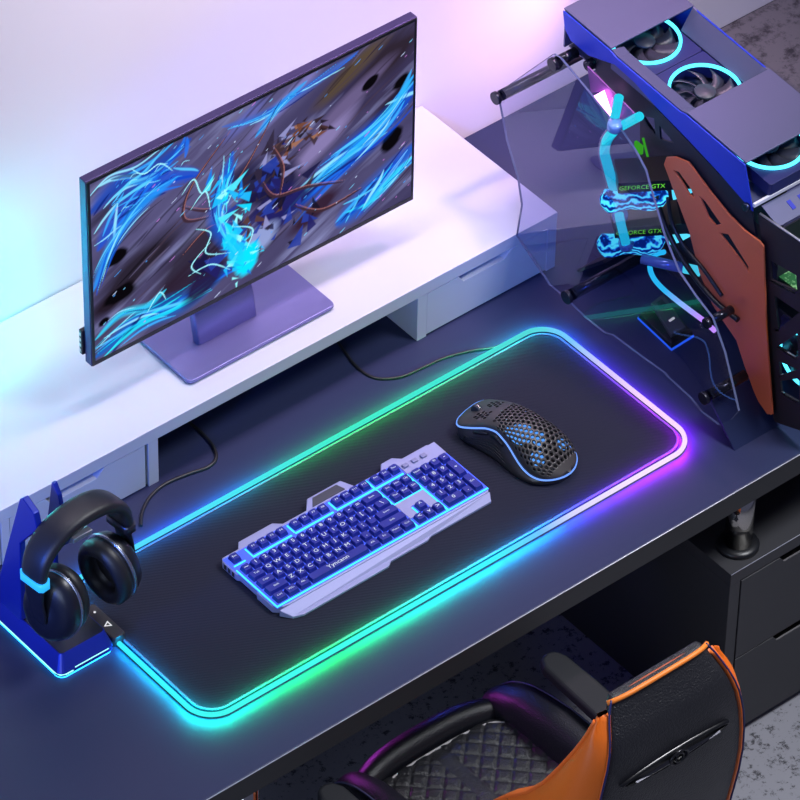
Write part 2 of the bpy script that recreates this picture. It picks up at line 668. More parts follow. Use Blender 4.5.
    current([(.00, .02), (.14, .10), (.28, .08), (.44, .16)], .09, (10, 96, 186), 18, BL + [(40, 220, 240), (20, 190, 230)])
    current([(.00, .12), (.08, .19), (.16, .16), (.22, .20)], .03, (50, 200, 236), 6, BL)
    current([(.58, .26), (.74, .40), (.90, .50), (1.02, .66)], .11, (18, 84, 190), 22, BL)
    current([(.68, .36), (.80, .44), (.92, .55), (1.0, .70)], .045, (44, 176, 246), 10, BL + [(110, 226, 252)])
    current([(.76, .06), (.86, .14), (1.02, .30)], .10, (12, 92, 196), 18, BL + [(50, 214, 246)])
    current([(.84, .07), (.92, .15), (1.0, .23)], .035, (50, 206, 246), 6, BL)
    current([(.40, .95), (.52, .90), (.66, .93), (.82, .99)], .04, (64, 100, 186), 10, BL)
    current([(.50, .80), (.57, .90), (.66, .97)], .03, (46, 160, 234), 7, BL)
    for k in range(26):                          # scale-like arcs in the upper left
        cu_, cv_ = .06 + .24 * RNG.rand(), .74 + .20 * RNG.rand()
        r_ = .012 + .012 * RNG.rand()
        stroke([(cu_ - r_, cv_), (cu_ - r_ * .3, cv_ + r_), (cu_ + r_ * .8, cv_ + r_ * .4)], .003, BL[k % 4], .8, 2)
    # knot of dark plates in the middle
    MID = [(26, 24, 66), (34, 32, 96), (48, 40, 60), (22, 20, 40), (60, 44, 50), (40, 60, 150), (86, 60, 58), (140, 140, 190)]
    blob(.53, .52, .13, .24, 1.0, (30, 28, 62), .95, 2.2, .3)
    blob(.57, .32, .20, .11, .35, (32, 30, 92), .95, 2.2, .3)
    blob(.69, .21, .18, .06, .4, (50, 30, 48), .95, 2.2, .3)
    blob(.34, .15, .15, .08, .6, (36, 26, 62), .95, 2.4, .3)
    blob(.51, .21, .11, .09, .3, (150, 164, 214), .8, 2, .35)
    for k in range(120):
        t = RNG.rand()
        cu_ = .53 + .10 * RNG.randn() * (1.2 - t) + .12 * (t - .5)
        cv_ = .16 + .56 * t + .05 * RNG.randn()
        cu_ = min(max(cu_, .33), .80)
        shard(cu_, cv_, .020 + .085 * RNG.rand() ** 1.5, .6 + 1.1 * RNG.randn(), MID[RNG.randint(8)], .9, .25 + .3 * RNG.rand())
    for k in range(30):                          # warm ribs at the upper right of the knot
        a = k / 29
        shard(.60 + .10 * a + .015 * RNG.randn(), .60 + .12 * math.sin(3 * a) + .03 * RNG.randn(), .024 + .036 * RNG.rand(), 1.1 - 1.6 * a + .3 * RNG.randn(),
              [(64, 40, 38), (112, 70, 54), (46, 30, 36), (150, 104, 84), (30, 22, 34)][k % 5], .95, .42)
    for pts in ([(.52, .52), (.56, .41), (.66, .37), (.78, .29)], [(.55, .70), (.585, .55), (.575, .40)], [(.62, .30), (.71, .19), (.84, .20)],
                [(.27, .34), (.35, .42), (.43, .38)], [(.27, .62), (.37, .52), (.46, .64), (.55, .86)], [(.42, .90), (.30, .70), (.28, .54), (.36, .48)]):
        stroke(pts, .011, (60, 40, 52), .95, 2.2)
        stroke([(p[0] + .004, p[1] + .008) for p in pts], .0035, (158, 104, 104), .8, 2)
    # bright cyan burst
    current([(.43, .78), (.40, .60), (.385, .44), (.42, .28), (.47, .08)], .075, (20, 90, 200), 22, BL + [(60, 230, 250), (20, 200, 245)])
    CY = [(30, 180, 240), (80, 224, 248), (18, 120, 220), (150, 242, 250), (20, 210, 245)]
    for k in range(70):
        t = RNG.rand()
        shard(.395 + .075 * (1 - t) + .028 * RNG.randn(), .10 + .64 * t, .018 + .070 * RNG.rand() ** 1.4, 1.7 + .8 * RNG.randn(), CY[k % 5], .9, .20 + .2 * RNG.rand())
    blob(.475, .12, .060, .085, -.5, (10, 214, 248), 1, 3, .5)
    blob(.43, .24, .040, .10, .3, (24, 200, 248), .85, 2.4, .6)
    for k in range(16):
        t = RNG.rand()
        shard(.47 + .03 * RNG.randn(), .12 + .05 * RNG.randn(), .02 + .03 * RNG.rand(), -.9 + .6 * RNG.randn(), CY[k % 5], .9, .3)
    for pts in ([(.31, .46), (.36, .39), (.345, .29), (.42, .22)], [(.29, .21), (.36, .21), (.42, .12)], [(.43, .36), (.49, .29), (.47, .19)], [(.30, .58), (.345, .64), (.36, .52)],
                [(.27, .68), (.31, .74), (.335, .64), (.38, .70)], [(.12, .98), (.16, .91), (.21, .92), (.25, .84)], [(.16, .12), (.20, .20), (.22, .14)], [(.36, .34), (.30, .26), (.33, .18)]):
        stroke(pts, .0042, (160, 238, 250), .95, 2.6)
    for k in range(120):                        # sparks
        cu_, cv_ = RNG.rand(), RNG.rand()
        L = .004 + .018 * RNG.rand() ** 2
        stroke([(cu_, cv_), (cu_ + L * .5, cv_ + L * .45), (cu_ + L, cv_ + L)], .0018 + .0022 * RNG.rand(),
               [(120, 200, 244), (200, 214, 250), (70, 150, 230), (190, 120, 210)][k % 4], .8, 2.5)
    img[:] = np.clip(img, 0, 1) ** 1.04
    return img


NX, NY = 460, 268
art = screen_art(NX, NY)
sx0, sx1, sz0, sz1 = MX0 + .0055, MX1 - .0045, MZ0 + .0075, MZ1 - .0055
me = bpy.data.meshes.new('screen')
U, Vv = np.meshgrid(np.linspace(0, 1, NX), np.linspace(0, 1, NY))
verts = [tuple(mon_rot @ Vector((sx0 + a * (sx1 - sx0), MYF - .0002, sz0 + c * (sz1 - sz0)))) for a, c in zip(U.ravel(), Vv.ravel())]
faces = [(j * NX + i, j * NX + i + 1, (j + 1) * NX + i + 1, (j + 1) * NX + i) for j in range(NY - 1) for i in range(NX - 1)]
me.from_pydata(verts, [], faces)
ca_ = me.color_attributes.new('glow', 'FLOAT_COLOR', 'POINT')
ca_.data.foreach_set('color', np.concatenate([art.reshape(-1, 3), np.ones((NX * NY, 1))], 1).astype(np.float32).ravel())
me.materials.append(glow_attr('screen picture', 1.25))
scr = bpy.data.objects.new('screen', me)
COL.objects.link(scr)
scr.parent = mon
scr.matrix_parent_inverse = Matrix.Translation(-mon.location)

b = B(); plate(b, rrect(-.107, .132, .2605, .375, .008), SZ1 + .003, SZ1 + .0085)
base = build('stand_base', b, M_STAND, mon, bevel=.001)
b = B(); plate(b, rrect(-.103, .128, .2645, .371, .007), SZ1, SZ1 + .0031)
build('base_underside', b, M_BLACKPL, base)
b = B()
loft(b, [[Vector((x, y, z)) for x, y in rrect(-.0557, .0397, y0, y0 + .014, .003, 3)] for y0, z in ((.3075, SZ1 + .0085), (.314, .14), (.3215, .165), (.3395, .24), (.3395, .37))])
build('stand_neck', b, M_STAND, mon)
b = B(); box(b, -.03, .05, .3365, .3415, .27, .36)
build('mount_plate', b, M_BLACKPL, mon)

# =============================================================== mouse pad
pad = thing('mouse_pad', 'large black mouse pad with a rainbow glowing rim, under the keyboard', 'mouse pad', (0, 0, 0))


def pad_material():
    m = mat('pad cloth', (24, 27, 44), .78, spec=.25)
    nt = m.node_tree
    bs = nt.nodes['Principled BSDF']
    tc = nt.nodes.new('ShaderNodeTexCoord')
    w = nt.nodes.new('ShaderNodeTexWave')
    w.inputs['Scale'].default_value = 160
    w.bands_direction = 'DIAGONAL'
    nt.links.new(tc.outputs['Object'], w.inputs['Vector'])
    n = nt.nodes.new('ShaderNodeTexNoise')
    n.inputs['Scale'].default_value = 1400
    nt.links.new(tc.outputs['Object'], n.inputs['Vector'])
    ad = nt.nodes.new('ShaderNodeMath')
    nt.links.new(w.outputs['Fac'], ad.inputs[0])
    nt.links.new(n.outputs['Fac'], ad.inputs[1])
    bp = nt.nodes.new('ShaderNodeBump')
    bp.inputs['Strength'].default_value = .5
    bp.inputs['Distance'].default_value = .0007
    nt.links.new(ad.outputs[0], bp.inputs['Height'])
    nt.links.new(bp.outputs[0], bs.inputs['Normal'])
    return m


PX_, PY_ = .4000, .1485
b = B(); plate(b, rrect(-PX_ + .006, PX_ - .006, -PY_ + .006, PY_ - .006, .034, 10), .0002, .0035)
build('cloth', b, pad_material(), pad, bevel=.0008)
# stitched hem just inside the rim
hem = rrect(-PX_ + .0085, PX_ - .0085, -PY_ + .0085, PY_ - .0085, .032, 10)
b = B(); sweep(b, [(x, y, .0036) for x, y in hem], [(-.0022, 0), (-.001, .0007), (.001, .0007), (.0022, 0)], closed=True, up=(0, 0, 1))
build('hem', b, mat('hem thread', (74, 76, 100), .6, bump=(2500, .8, .0006)), pad)
# glowing rim, its colours running round the edge
rim = []
rp = rrect(-PX_, PX_, -PY_, PY_, .038, 12)
for i in range(len(rp)):
    a, c = Vector((*rp[i], 0)), Vector((*rp[(i + 1) % len(rp)], 0))
    n = max(1, int((c - a).length / .006))
    for k in range(n):
        rim.append(a.lerp(c, k / n))
stops = [  # point on the rim, colour of the added halo lamps above it
    ((-.30, -.15), (.0, 1., .25)), ((-.20, -.15), (.0, 1., .14)), ((-.08, -.15), (0, 1., .40)), ((.06, -.15), (0, .72, .95)), ((.15, -.15), (.002, .30, 1.)),
    ((.20, -.15), (.05, .05, 1.)), ((.30, -.15), (.34, .012, 1.)), ((.38, -.14), (.50, .010, .95)), ((.40, -.06), (.42, .010, 1.)), ((.40, .03), (.16, .012, 1.)),
    ((.40, .10), (.008, .20, 1.)), ((.36, .15), (.0, .75, .7)), ((.25, .15), (0, .90, .26)), ((.10, .15), (.0, 1., .10)), ((-.03, .15), (.0, .95, .2)),
    ((-.12, .15), (0, .55, .85)), ((-.22, .15), (0, .28, 1.)), ((-.33, .15), (0, .45, 1.)), ((-.40, .10), (0, .45, 1.)), ((-.40, 0), (0, .50, 1.)),
    ((-.40, -.07), (0, .75, .95)), ((-.37, -.14), (0, 1., .55))]


def per(p):            # distance round the rim, anticlockwise from the front left corner
    x, y = p[0], p[1]
    ex, ey = PX_ - abs(x), PY_ - abs(y)
    if ey < ex:
        return (x + PX_) if y < 0 else (2 * PX_ + 2 * PY_ + (PX_ - x))
    return (2 * PX_ + (y + PY_)) if x > 0 else (4 * PX_ + 2 * PY_ + (PY_ - y))


TOT = 4 * PX_ + 4 * PY_
kp = sorted((per(p), c) for p, c in stops)
ks = np.array([k[0] for k in kp]); kc = np.array([k[1] for k in kp])
ks = np.concatenate([[ks[-1] - TOT], ks, [ks[0] + TOT]]); kc = np.concatenate([[kc[-1]], kc, [kc[0]]])
b = B()
rings = sweep(b, [(p.x, p.y, .0036) for p in rim], circle(.0032, 10), closed=True, up=(0, 0, 1))
tube_stops = [((-.36, -.15), (.05, .86, .78)), ((-.15, -.15), (.05, .90, .76)), ((.06, -.15), (.05, .80, .95)), ((.13, -.15), (.14, .50, 1.)), ((.19, -.15), (.62, .60, 1.)), ((.28, -.15), (.82, .68, .98)),
              ((.38, -.15), (.86, .66, .98)), ((.40, -.05), (.84, .60, .98)), ((.40, .03), (.58, .50, .98)), ((.40, .10), (.16, .50, .95)), ((.37, .15), (.08, .62, .62)), ((.25, .15), (.05, .70, .60)),
              ((.05, .15), (.05, .76, .52)), ((-.12, .15), (.06, .70, .80)), ((-.25, .15), (.08, .62, .92)), ((-.40, .0), (.04, .80, .95))]
tk = sorted((per(p), c) for p, c in tube_stops)
tks = np.array([k[0] for k in tk]); tkc = np.array([k[1] for k in tk])
tks = np.concatenate([[tks[-1] - TOT], tks, [tks[0] + TOT]]); tkc = np.concatenate([[tkc[-1]], tkc, [tkc[0]]])
cols = []
for p in rim:
    s = per(p)
    cols += [(np.interp(s, tks, tkc[:, 0]), np.interp(s, tks, tkc[:, 1]), np.interp(s, tks, tkc[:, 2]), 1)] * 10
o = build('light_rim', b, glow_attr('rim light', 1.15), pad, smooth=True)
o.data.color_attributes.new('glow', 'FLOAT_COLOR', 'POINT').data.foreach_set('color', np.array(cols, np.float32).ravel())
# control box on the left edge
b = B(); plate(b, rrect(-.4075, -.3885, .027, .0925, .004, 4), .0006, .0150)
cb = build('control_box', b, mat('control box plastic', (46, 42, 44), .55), pad, bevel=.0012)
b = B()
tri = [(-.3975 + .0060 * math.cos(a), .052 + .0060 * math.sin(a)) for a in (R(180), R(300), R(60))]
tri2 = [(-.3975 + .0032 * math.cos(a), .052 + .0032 * math.sin(a)) for a in (R(180), R(300), R(60))]
plate(b, tri, .0150, .01535, holes=[tri2])
M_MARK = glow('control box mark', (.9, .9, .95), .9)
build('logo_mark', b, M_MARK, cb)
b = B(); plate(b, ngon(-.3975, .079, .0016, 12), .0150, .01535)
build('indicator_light', b, M_MARK, cb)
b = B(); sweep(b, smooth_path([(-.4045, .066, .007), (-.4150, .064, .007), (-.4200, .053, .006), (-.4160, .042, .0045), (-.409, .036, .004)], 6), circle(.0038, 10))
build('cable_plug', b, M_BLACKPL, pad)

# =============================================================== cables on the desk
M_CABLE = mat('cable sheath', (30, 30, 34), .45)


def desk_cable(px, label, r=.0022, pre=(), post=()):
    pts = list(pre) + [(*atZ(x, y, r)[:2], r) for x, y in px] + list(post)
    b = B(); sweep(b, smooth_path(pts, 8), circle(r, 8))
    tag(build('cable', b, M_CABLE), label, 'cable')


desk_cable([(336, 340), (345, 352), (358, 368), (376, 378), (400, 377), (424, 367), (444, 358), (470, 351), (492, 348), (499, 345.5)],
           'thin black cable curling from under the shelf to the far rim of the mouse pad', .0019)
desk_cable([(186, 420), (200, 431), (213, 446), (216, 458), (208, 467), (188, 474), (165, 484), (150, 497), (142, 513), (141, 526)],
           'thin black cable looping beside the headphones out from under the shelf', .0022)

# =============================================================== keyboard
kb = thing('keyboard', 'silver gaming keyboard with glowing blue keys lying on the mouse pad', 'keyboard', (-.04, 0, .0038))
M_SILVER = mat('silver keyboard metal', (146, 150, 190), .6, .25, bump=(1800, .2, .0003))
M_KEY = mat('blue black keycap', (18, 32, 128), .5)
M_LEG = glow('backlit legend', (.80, .90, 1.), 1.)
M_DECK = mat('blue lit deck', (20, 40, 170), .5, emit=(80, 110, 255), strength=.85)
M_STRIP = glow('keyboard light strip', (.05, .62, 1.), 1.9)
KX0, KX1 = -.2195, .1255
ZB, ZT = .0038, .0165
# lower frame with the ears at the back
b = B()
outline = [(KX0 + .004, -.054), (KX0 + .010, -.0585), (-.20, -.0605), (KX1 - .003, -.0605), (KX1, -.057), (KX1, .050), (KX1 - .010, .0555), (.075, .0555), (.066, .0645), (.048, .0645), (.040, .0545),
           (-.004, .0545), (-.012, .0730), (-.066, .0730), (-.080, .0570), (-.118, .0570), (-.128, .0660), (-.182, .0660), (-.190, .0560), (KX0 + .004, .0560), (KX0, .050), (KX0, .022), (KX0 + .003, .018), (KX0 + .003, -.015), (KX0, -.02), (KX0, -.05)]
plate(b, outline, ZB, ZT - .001)
frame = build('frame', b, M_SILVER, kb, bevel=.0012)
b = B()                                            # sloping front lip with its stepped edge
lip = [(-.2165, -.0606), (-.206, -.0745), (-.192, -.0790), (-.0560, -.0790), (-.0480, -.0735), (.0120, -.0735), (.020, -.0700), (KX1 - .006, -.0700), (KX1 - .001, -.0606)]
top = [b.verts.new((x, y, ZT - .002 if y > -.061 else ZB + .0035)) for x, y in lip]
bot = [b.verts.new((x, y, ZB)) for x, y in lip]
for i in range(len(lip)):
    j = (i + 1) % len(lip)
    b.faces.new((bot[i], bot[j], top[j], top[i]))
b.faces.new(top); b.faces.new(bot[::-1])
build('front_lip', b, M_SILVER, kb, bevel=.0006)
b = B(); plate(b, [(-.0175, .0560), (-.0215, .0690), (-.0600, .0690), (-.0700, .0560)], ZT - .001, ZT + .0006)
build('phone_rest', b, mat('dark rest', (60, 62, 72), .5), kb, bevel=.0004)
b = B()
for k in range(3):
    box(b, KX0 - .0006, KX0 + .0004, .026 + .008 * k, .0305 + .008 * k, ZB + .003, ZB + .010)
build('side_vent', b, M_BLACKPL, kb)
PXK, PYK = .01492, .0161
X0K = -.2063 - .5 * PXK
ROW = [.0418, .0178, .0017, -.0144, -.0305, -.0466]
DX1 = X0K + 22.5 * PXK
b = B()
plate(b, [(X0K - .004, -.0575), (DX1 + .004, -.0575), (DX1 + .004, .0270), (X0K + 18.4 * PXK, .0270), (X0K + 18.4 * PXK, .0520), (X0K - .004, .0520)], ZT - .001, ZT + .0002)
build('deck', b, M_DECK, kb)
b = B()
plate(b, rect(X0K + 18.45 * PXK, DX1 + .004, .0275, .0520), ZT - .001, ZT + .0008)
build('deck_cover', b, M_SILVER, kb)
b = B()
c0, c1, c2, c3 = (X0K + k_ * PXK for k_ in (15.15, 16.15, 17.4, 18.3))
plate(b, [(c0, -.0385), (c1, -.0385), (c1, -.0215), (c2, -.0215), (c2, -.0385), (c3, -.0385), (c3, -.0070), (c0, -.0070)], ZT + .0002, ZT + .0010)
build('deck_cover', b, M_SILVER, kb)
b = B()
for x0, x1, y0, y1 in (
    (X0K - .0035, DX1 + .003, -.0572, -.0553), (X0K - .0036, X0K - .0020, -.0552, .0255),
    (X0K - .001, X0K + 1.15 * PXK, .0318, .0334), (X0K + 1.9 * PXK, X0K + 6.05 * PXK, .0305, .0326), (X0K + 6.45 * PXK, X0K + 10.55 * PXK, .0305, .0326),
    (X0K + 10.95 * PXK, X0K + 15.05 * PXK, .0305, .0326), (X0K + 15.2 * PXK, X0K + 18.2 * PXK, .0300, .0322),
    (X0K + 15.06 * PXK, X0K + 15.19 * PXK, -.0070, .0500), (X0K + 18.26 * PXK, X0K + 18.42 * PXK, -.0550, .0268), (X0K + 15.2 * PXK, X0K + 18.25 * PXK, -.0068, -.0052),
    (X0K + 1.9 * PXK, X0K + 2.0 * PXK, .0335, .0490), (X0K + 6.40 * PXK, X0K + 6.52 * PXK, .0335, .0490), (X0K + 10.90 * PXK, X0K + 11.02 * PXK, .0335, .0490),
    (X0K + 16.05 * PXK, X0K + 16.2 * PXK, -.0385, -.0240), (X0K + 14.95 * PXK, X0K + 15.12 * PXK, -.0550, -.0400)):
    box(b, x0, x1, y0, y1, ZT + .0002, ZT + .0014)
build('light_strip', b, M_STRIP, kb)

KEYS = []
def row(r, items, x=0.):
    for it in items:
        t, w = it if isinstance(it, tuple) else (it, 1)
        if t is not None:
            KEYS.append((t, x, w, ROW[r], 1))
        x += w
row(0, ['Esc', (None, 1), 'F1', 'F2', 'F3', 'F4', (None, .5), 'F5', 'F6', 'F7', 'F8', (None, .5), 'F9', 'F10', 'F11', 'F12', (None, .25), 'Prt', 'Scr', 'Pau'])
row(1, ['~', '1', '2', '3', '4', '5', '6', '7', '8', '9', '0', '-', '=', ('Back', 2), (None, .25), 'Ins', 'Hm', 'Up', (None, .25), 'Num', '/', '*', '-'])
row(2, [('Tab', 1.5), *'QWERTYUIOP', '[', ']', ('\\', 1.5), (None, .25), 'Del', 'End', 'Dn', (None, .25), '7', '8', '9'])
row(3, [('Caps', 1.75), *'ASDFGHJKL', ';', "'", ('Enter', 2.25), (None, 3.5), '4', '5', '6'])
row(4, [('Shift', 2.25), *'ZXCVBNM', ',', '.', '?', ('Shift', 2.75), (None, 1.25), '^', (None, 1.25), '1', '2', '3'])
row(5, [('Ctrl', 1.25), ('Win', 1.25), ('Alt', 1.25), ('Yyncann', 6.25), ('Alt', 1.25), ('Fn', 1.25), ('Menu', 1.25), ('Ctrl', 1.25), (None, .25), '<', 'v', '>', (None, .25), ('0', 2), '.'])
KEYS.append(('+', 21.5, 1, (ROW[2] + ROW[3]) / 2, 2))
KEYS.append(('Ent', 21.5, 1, (ROW[4] + ROW[5]) / 2, 2))


def keycap(bm, t, x, w, y, h):
    cx, hx = X0K + (x + w / 2) * PXK, w * PXK / 2 - .0010
    hy = h * PYK / 2 - .0011
    z0, z1 = ZT + .0016, ZT + .0070
    tx, ty = hx - .0014, hy - .0015
    oy = .0006
    A = [bm.verts.new((cx + a, y + c, z0)) for a, c in rrect(-hx, hx, -hy, hy, .0008, 1)]
    T = [bm.verts.new((cx + a, y + oy + c, z1)) for a, c in rrect(-tx, tx, -ty, ty, .0010, 1)]
    n = len(A)
    for i in range(n):
        bm.faces.new((A[i], A[(i + 1) % n], T[(i + 1) % n], T[i]))
    bm.faces.new(T); bm.faces.new(A[::-1])
    size = .0078 if len(t) == 1 else (.0042 if len(t) <= 3 else .0038)
    st = 1.2
    oyy = .0004
    if t == 'Yyncann':
        size, st, oyy = .0086, 1.15, .0
    if t in ('\\', '-', '=', '~', ',', '.', ';', "'", '^', '<', '>', 'v', '*'):
        size = .0095
    write(bm, t, (cx, y + oy + oyy, z1 + .00012), (1, 0, 0), (0, 1, 0), size, 1, stretch=st)


def key_w(k):
    return k[2] * k[4]


KEYS.sort(key=lambda k: -key_w(k))
rest = B()
for i, k in enumerate(KEYS):
    if i < 100:
        b = B(); keycap(b, *k)
        build('keycap', b, [M_KEY, M_LEG], kb)
    else:
        keycap(rest, *k)
o = build('keycap', rest, [M_KEY, M_LEG], kb)
o['kind'] = 'stuff'
for k in range(3):
    b = B(); cx = X0K + (18.9 + k * 1.0) * PXK
    box(b, cx - .0042, cx + .0042, .0365, .0432, ZT + .0009, ZT + .0040)
    build('media_button', b, mat('grey button', (120, 122, 158), .5), kb, bevel=.0012)

# =============================================================== mouse
mouse = thing('mouse', 'black honeycomb-shell gaming mouse with a blue light line right of the keyboard', 'mouse', (.2105, -.015, .0037))
mouse.rotation_euler = (0, 0, R(12))
ML = .170


def prof(ts, vs, n=201):
    t = np.linspace(0, 1, n)
    v = np.interp(t, ts, vs)
    k = np.ones(13) / 13
    vp = np.concatenate([np.full(6, v[0]), v, np.full(6, v[-1])])
    w = np.convolve(vp, k, 'valid')
    bl = np.clip(np.minimum(t, 1 - t) / .06, 0, 1)
    v = v * (1 - bl) + w * bl
    return lambda q: float(np.interp(q, t, v))


xs = prof([0, .006, .02, .05, .1, .2, .3, .4, .55, .7, .8, .88, .94, .975, .993, 1], [0, .016, .024, .030, .032, .0305, .028, .027, .0305, .0370, .0385, .0350, .0265, .0175, .009, 0])
wb = prof([0, .006, .02, .06, .15, .3, .45, .6, .7, .8, .88, .94, .975, .993, 1], [0, .018, .026, .032, .0355, .0360, .0375, .043, .0450, .0425, .0365, .0275, .018, .009, 0])
zs_l = prof([0, .08, .2, .32, .42, .52, .64, .74, .85, 1], [.018, .021, .030, .040, .043, .036, .022, .014, .011, .011])
hh = prof([0, .1, .25, .4, .55, .7, .82, .92, 1], [.019, .030, .046, .0565, .0585, .052, .039, .0235, .0115])
M_MSHELL = mat('mouse shell', (58, 56, 56), .36)
M_MSIDE = mat('mouse side', (48, 47, 48), .32)


def shell_pt(t, q, k=1.):          # t 0 front .. 1 rear, q -1 left .. 1 right
    a = q * math.pi / 2
    z0, z1 = zs_l(t), max(hh(t), zs_l(t) + .0006)
    x = xs(t) * math.sin(a) * (1 + .10 * math.cos(a))
    return Vector((x * k, (.5 - t) * ML * (1 if k == 1. else .97), z0 + (z1 - z0) * max(math.cos(a), 0) ** .75 - (0 if k == 1. else .0042)))


def hole_zone(t, q):
    if .33 < t < .93 and abs(q) < .80:
        return not (t < .42 and abs(q) > .55)
    return .16 < t < .27 and .12 < abs(q) < .42


b = B()
cs = .0064
rows = int(ML / (cs * .866)) + 2
cache = {}


def vert(bm, y, x):
    key = (round(y * 1e5), round(x * 1e5))
    if key not in cache:
        t = min(max(y / ML, 0), 1)
        q = min(max(x / .046, -1), 1)
        cache[key] = bm.verts.new(shell_pt(t, q))
    return cache[key]


for rI in range(-1, rows):
    for cI in range(-9, 10):
        cy, cx = rI * cs * .866, (cI + (.5 if rI % 2 else 0)) * cs
        if cy < -cs or cy > ML + cs or abs(cx) > .046 + cs * .6:
            continue
        rr = cs / math.sqrt(3)
        ring = [(cy + rr * math.cos(R(60 * i)), cx + rr * math.sin(R(60 * i))) for i in range(6)]
        O = [vert(b, *p) for p in ring]
        t, q = cy / ML, cx / .046
        if len(set(O)) < 3:
            continue
        if hole_zone(t, q):
            I = [b.verts.new(shell_pt(min(max((cy + (p[0] - cy) * .68) / ML, 0), 1), (cx + (p[1] - cx) * .68) / .046)) for p in ring]
            D = [b.verts.new(v.co - Vector((0, 0, .0024))) for v in I]
            for i in range(6):
                j = (i + 1) % 6
                for quad in ((O[i], O[j], I[j], I[i]), (I[i], I[j], D[j], D[i])):
                    try:
                        f = b.faces.new(quad); f.smooth = quad[0] is O[i]
                    except ValueError:
                        pass
        else:
            c = b.verts.new(shell_pt(min(max(t, 0), 1), min(max(q, -1), 1)))
            for i in range(6):
                j = (i + 1) % 6
                if O[i] is O[j]:
                    continue
                try:
                    f = b.faces.new((O[i], O[j], c)); f.smooth = True
                except ValueError:
                    pass
bmesh.ops.dissolve_degenerate(b, dist=1e-6, edges=b.edges)
shell = build('top_shell', b, M_MSHELL, mouse, world=False)
b = B()                                             # dark board and light under the perforated shell
ts = np.linspace(.02, .98, 30)
loft(b, [[shell_pt(t, q, .90) for q in np.linspace(-1, 1, 15)] for t in ts], closed=False, caps=False)
inner = build('inner_frame', b, mat('mouse inside', (16, 17, 20), .6), mouse, world=False)
b = B()
for t, q, r_ in ((.60, -.34, .0150), (.72, -.10, .010), (.80, -.45, .010), (.52, -.5, .008), (.84, .35, .008)):
    p = shell_pt(t, q, .90)
    n = (shell_pt(t, q + .05, .9) - shell_pt(t, q - .05, .9)).cross(shell_pt(t + .02, q, .9) - shell_pt(t - .02, q, .9)).normalized()
    if n.z < 0:
        n = -n
    lathe(b, [(0, .0016), (r_ * .7, .0013), (r_, .0004), (r_, .0)], p, n, 16)
build('light_core', b, glow('mouse light', (.10, .36, 1.), 1.0), mouse, smooth=True, world=False)
# side body: perimeter loft from base to the light line
TS = np.concatenate([(1 - np.cos(np.linspace(0, math.pi, 46))) / 2])
peri = [(t, -1) for t in TS] + [(t, 1) for t in TS[::-1][1:-1]]
b = B()
rings = []
for k in np.linspace(0, 1, 9):
    ring = []
    for t, sgn in peri:
        x0, x1 = wb(t) * .95, xs(t)
        bulge = math.sin(k * math.pi) * .0035 * min(1, 6 * min(t, 1 - t))
        if k < .12:
            x0 *= .97
        waist = -.004 * math.sin(k * math.pi) * math.exp(-((t - .38) / .16) ** 2)
        x = x0 * (1 - k) + x1 * k + bulge + waist
        ring.append(Vector((sgn * max(x, 0) * min(1, 60 * min(t, 1 - t) + .0), (.5 - t) * ML * (1 - .03 * (1 - k) ** 2), k * zs_l(t))))
    rings.append(ring)
loft(b, rings, caps=True)
side = build('side_body', b, M_MSIDE, mouse, world=False)
b = B()
sweep(b, [shell_pt(t, s).copy() + Vector((s * .0004, 0, -.0004)) for t, s in peri], circle(.0013, 8), closed=True)
build('light_line', b, glow('mouse line light', (.16, .34, 1.), 1.25), mouse, world=False)


def side_pt(t, k, out=0.):
    x = (wb(t) * .95) * (1 - k) + xs(t) * k + math.sin(k * math.pi) * .0035 - .004 * math.sin(k * math.pi) * math.exp(-((t - .38) / .16) ** 2)
    return Vector((-(x + out), (.5 - t) * ML, k * zs_l(t)))


for t0, t1 in ((.22, .345), (.36, .50)):
    b = B()
    rr = []
    for t in np.linspace(t0, t1, 8):
        e = math.sin(math.pi * min(1, (t - t0) / (t1 - t0) * .9 + .05)) ** .35
        rr.append([side_pt(t, .80 - .07 * e, -.001), side_pt(t, .80 - .06 * e, .0022 * e), side_pt(t, .80 + .06 * e, .0022 * e), side_pt(t, .80 + .07 * e, -.001)])
    loft(b, rr)
    build('side_button', b, M_BLACKPL, mouse, world=False)
b = B()
for i in range(4):
    sweep(b, [side_pt(t, .24 + .10 * i + .10 * (t - .3), .0001) for t in np.linspace(.14, .56 - .03 * i, 18)], circle(.0008, 6))
build('grip_ridge', b, M_BLACKPL, mouse, world=False)
b = B()
wp = shell_pt(.105, 0)
lathe(b, [(.0072, -.0036), (.0082, -.0024), (.0082, .0024), (.0072, .0036)], wp + Vector((0, 0, -.001)), (1, 0, 0), 24)
wh = build('scroll_wheel', b, mat('wheel rubber', (40, 44, 54), .5), mouse, world=False)
b = B(); lathe(b, [(.0084, -.0009), (.0086, 0), (.0084, .0009)], wp + Vector((0, 0, -.001)), (1, 0, 0), 24)
build('wheel_ring', b, M_CHROME, wh)

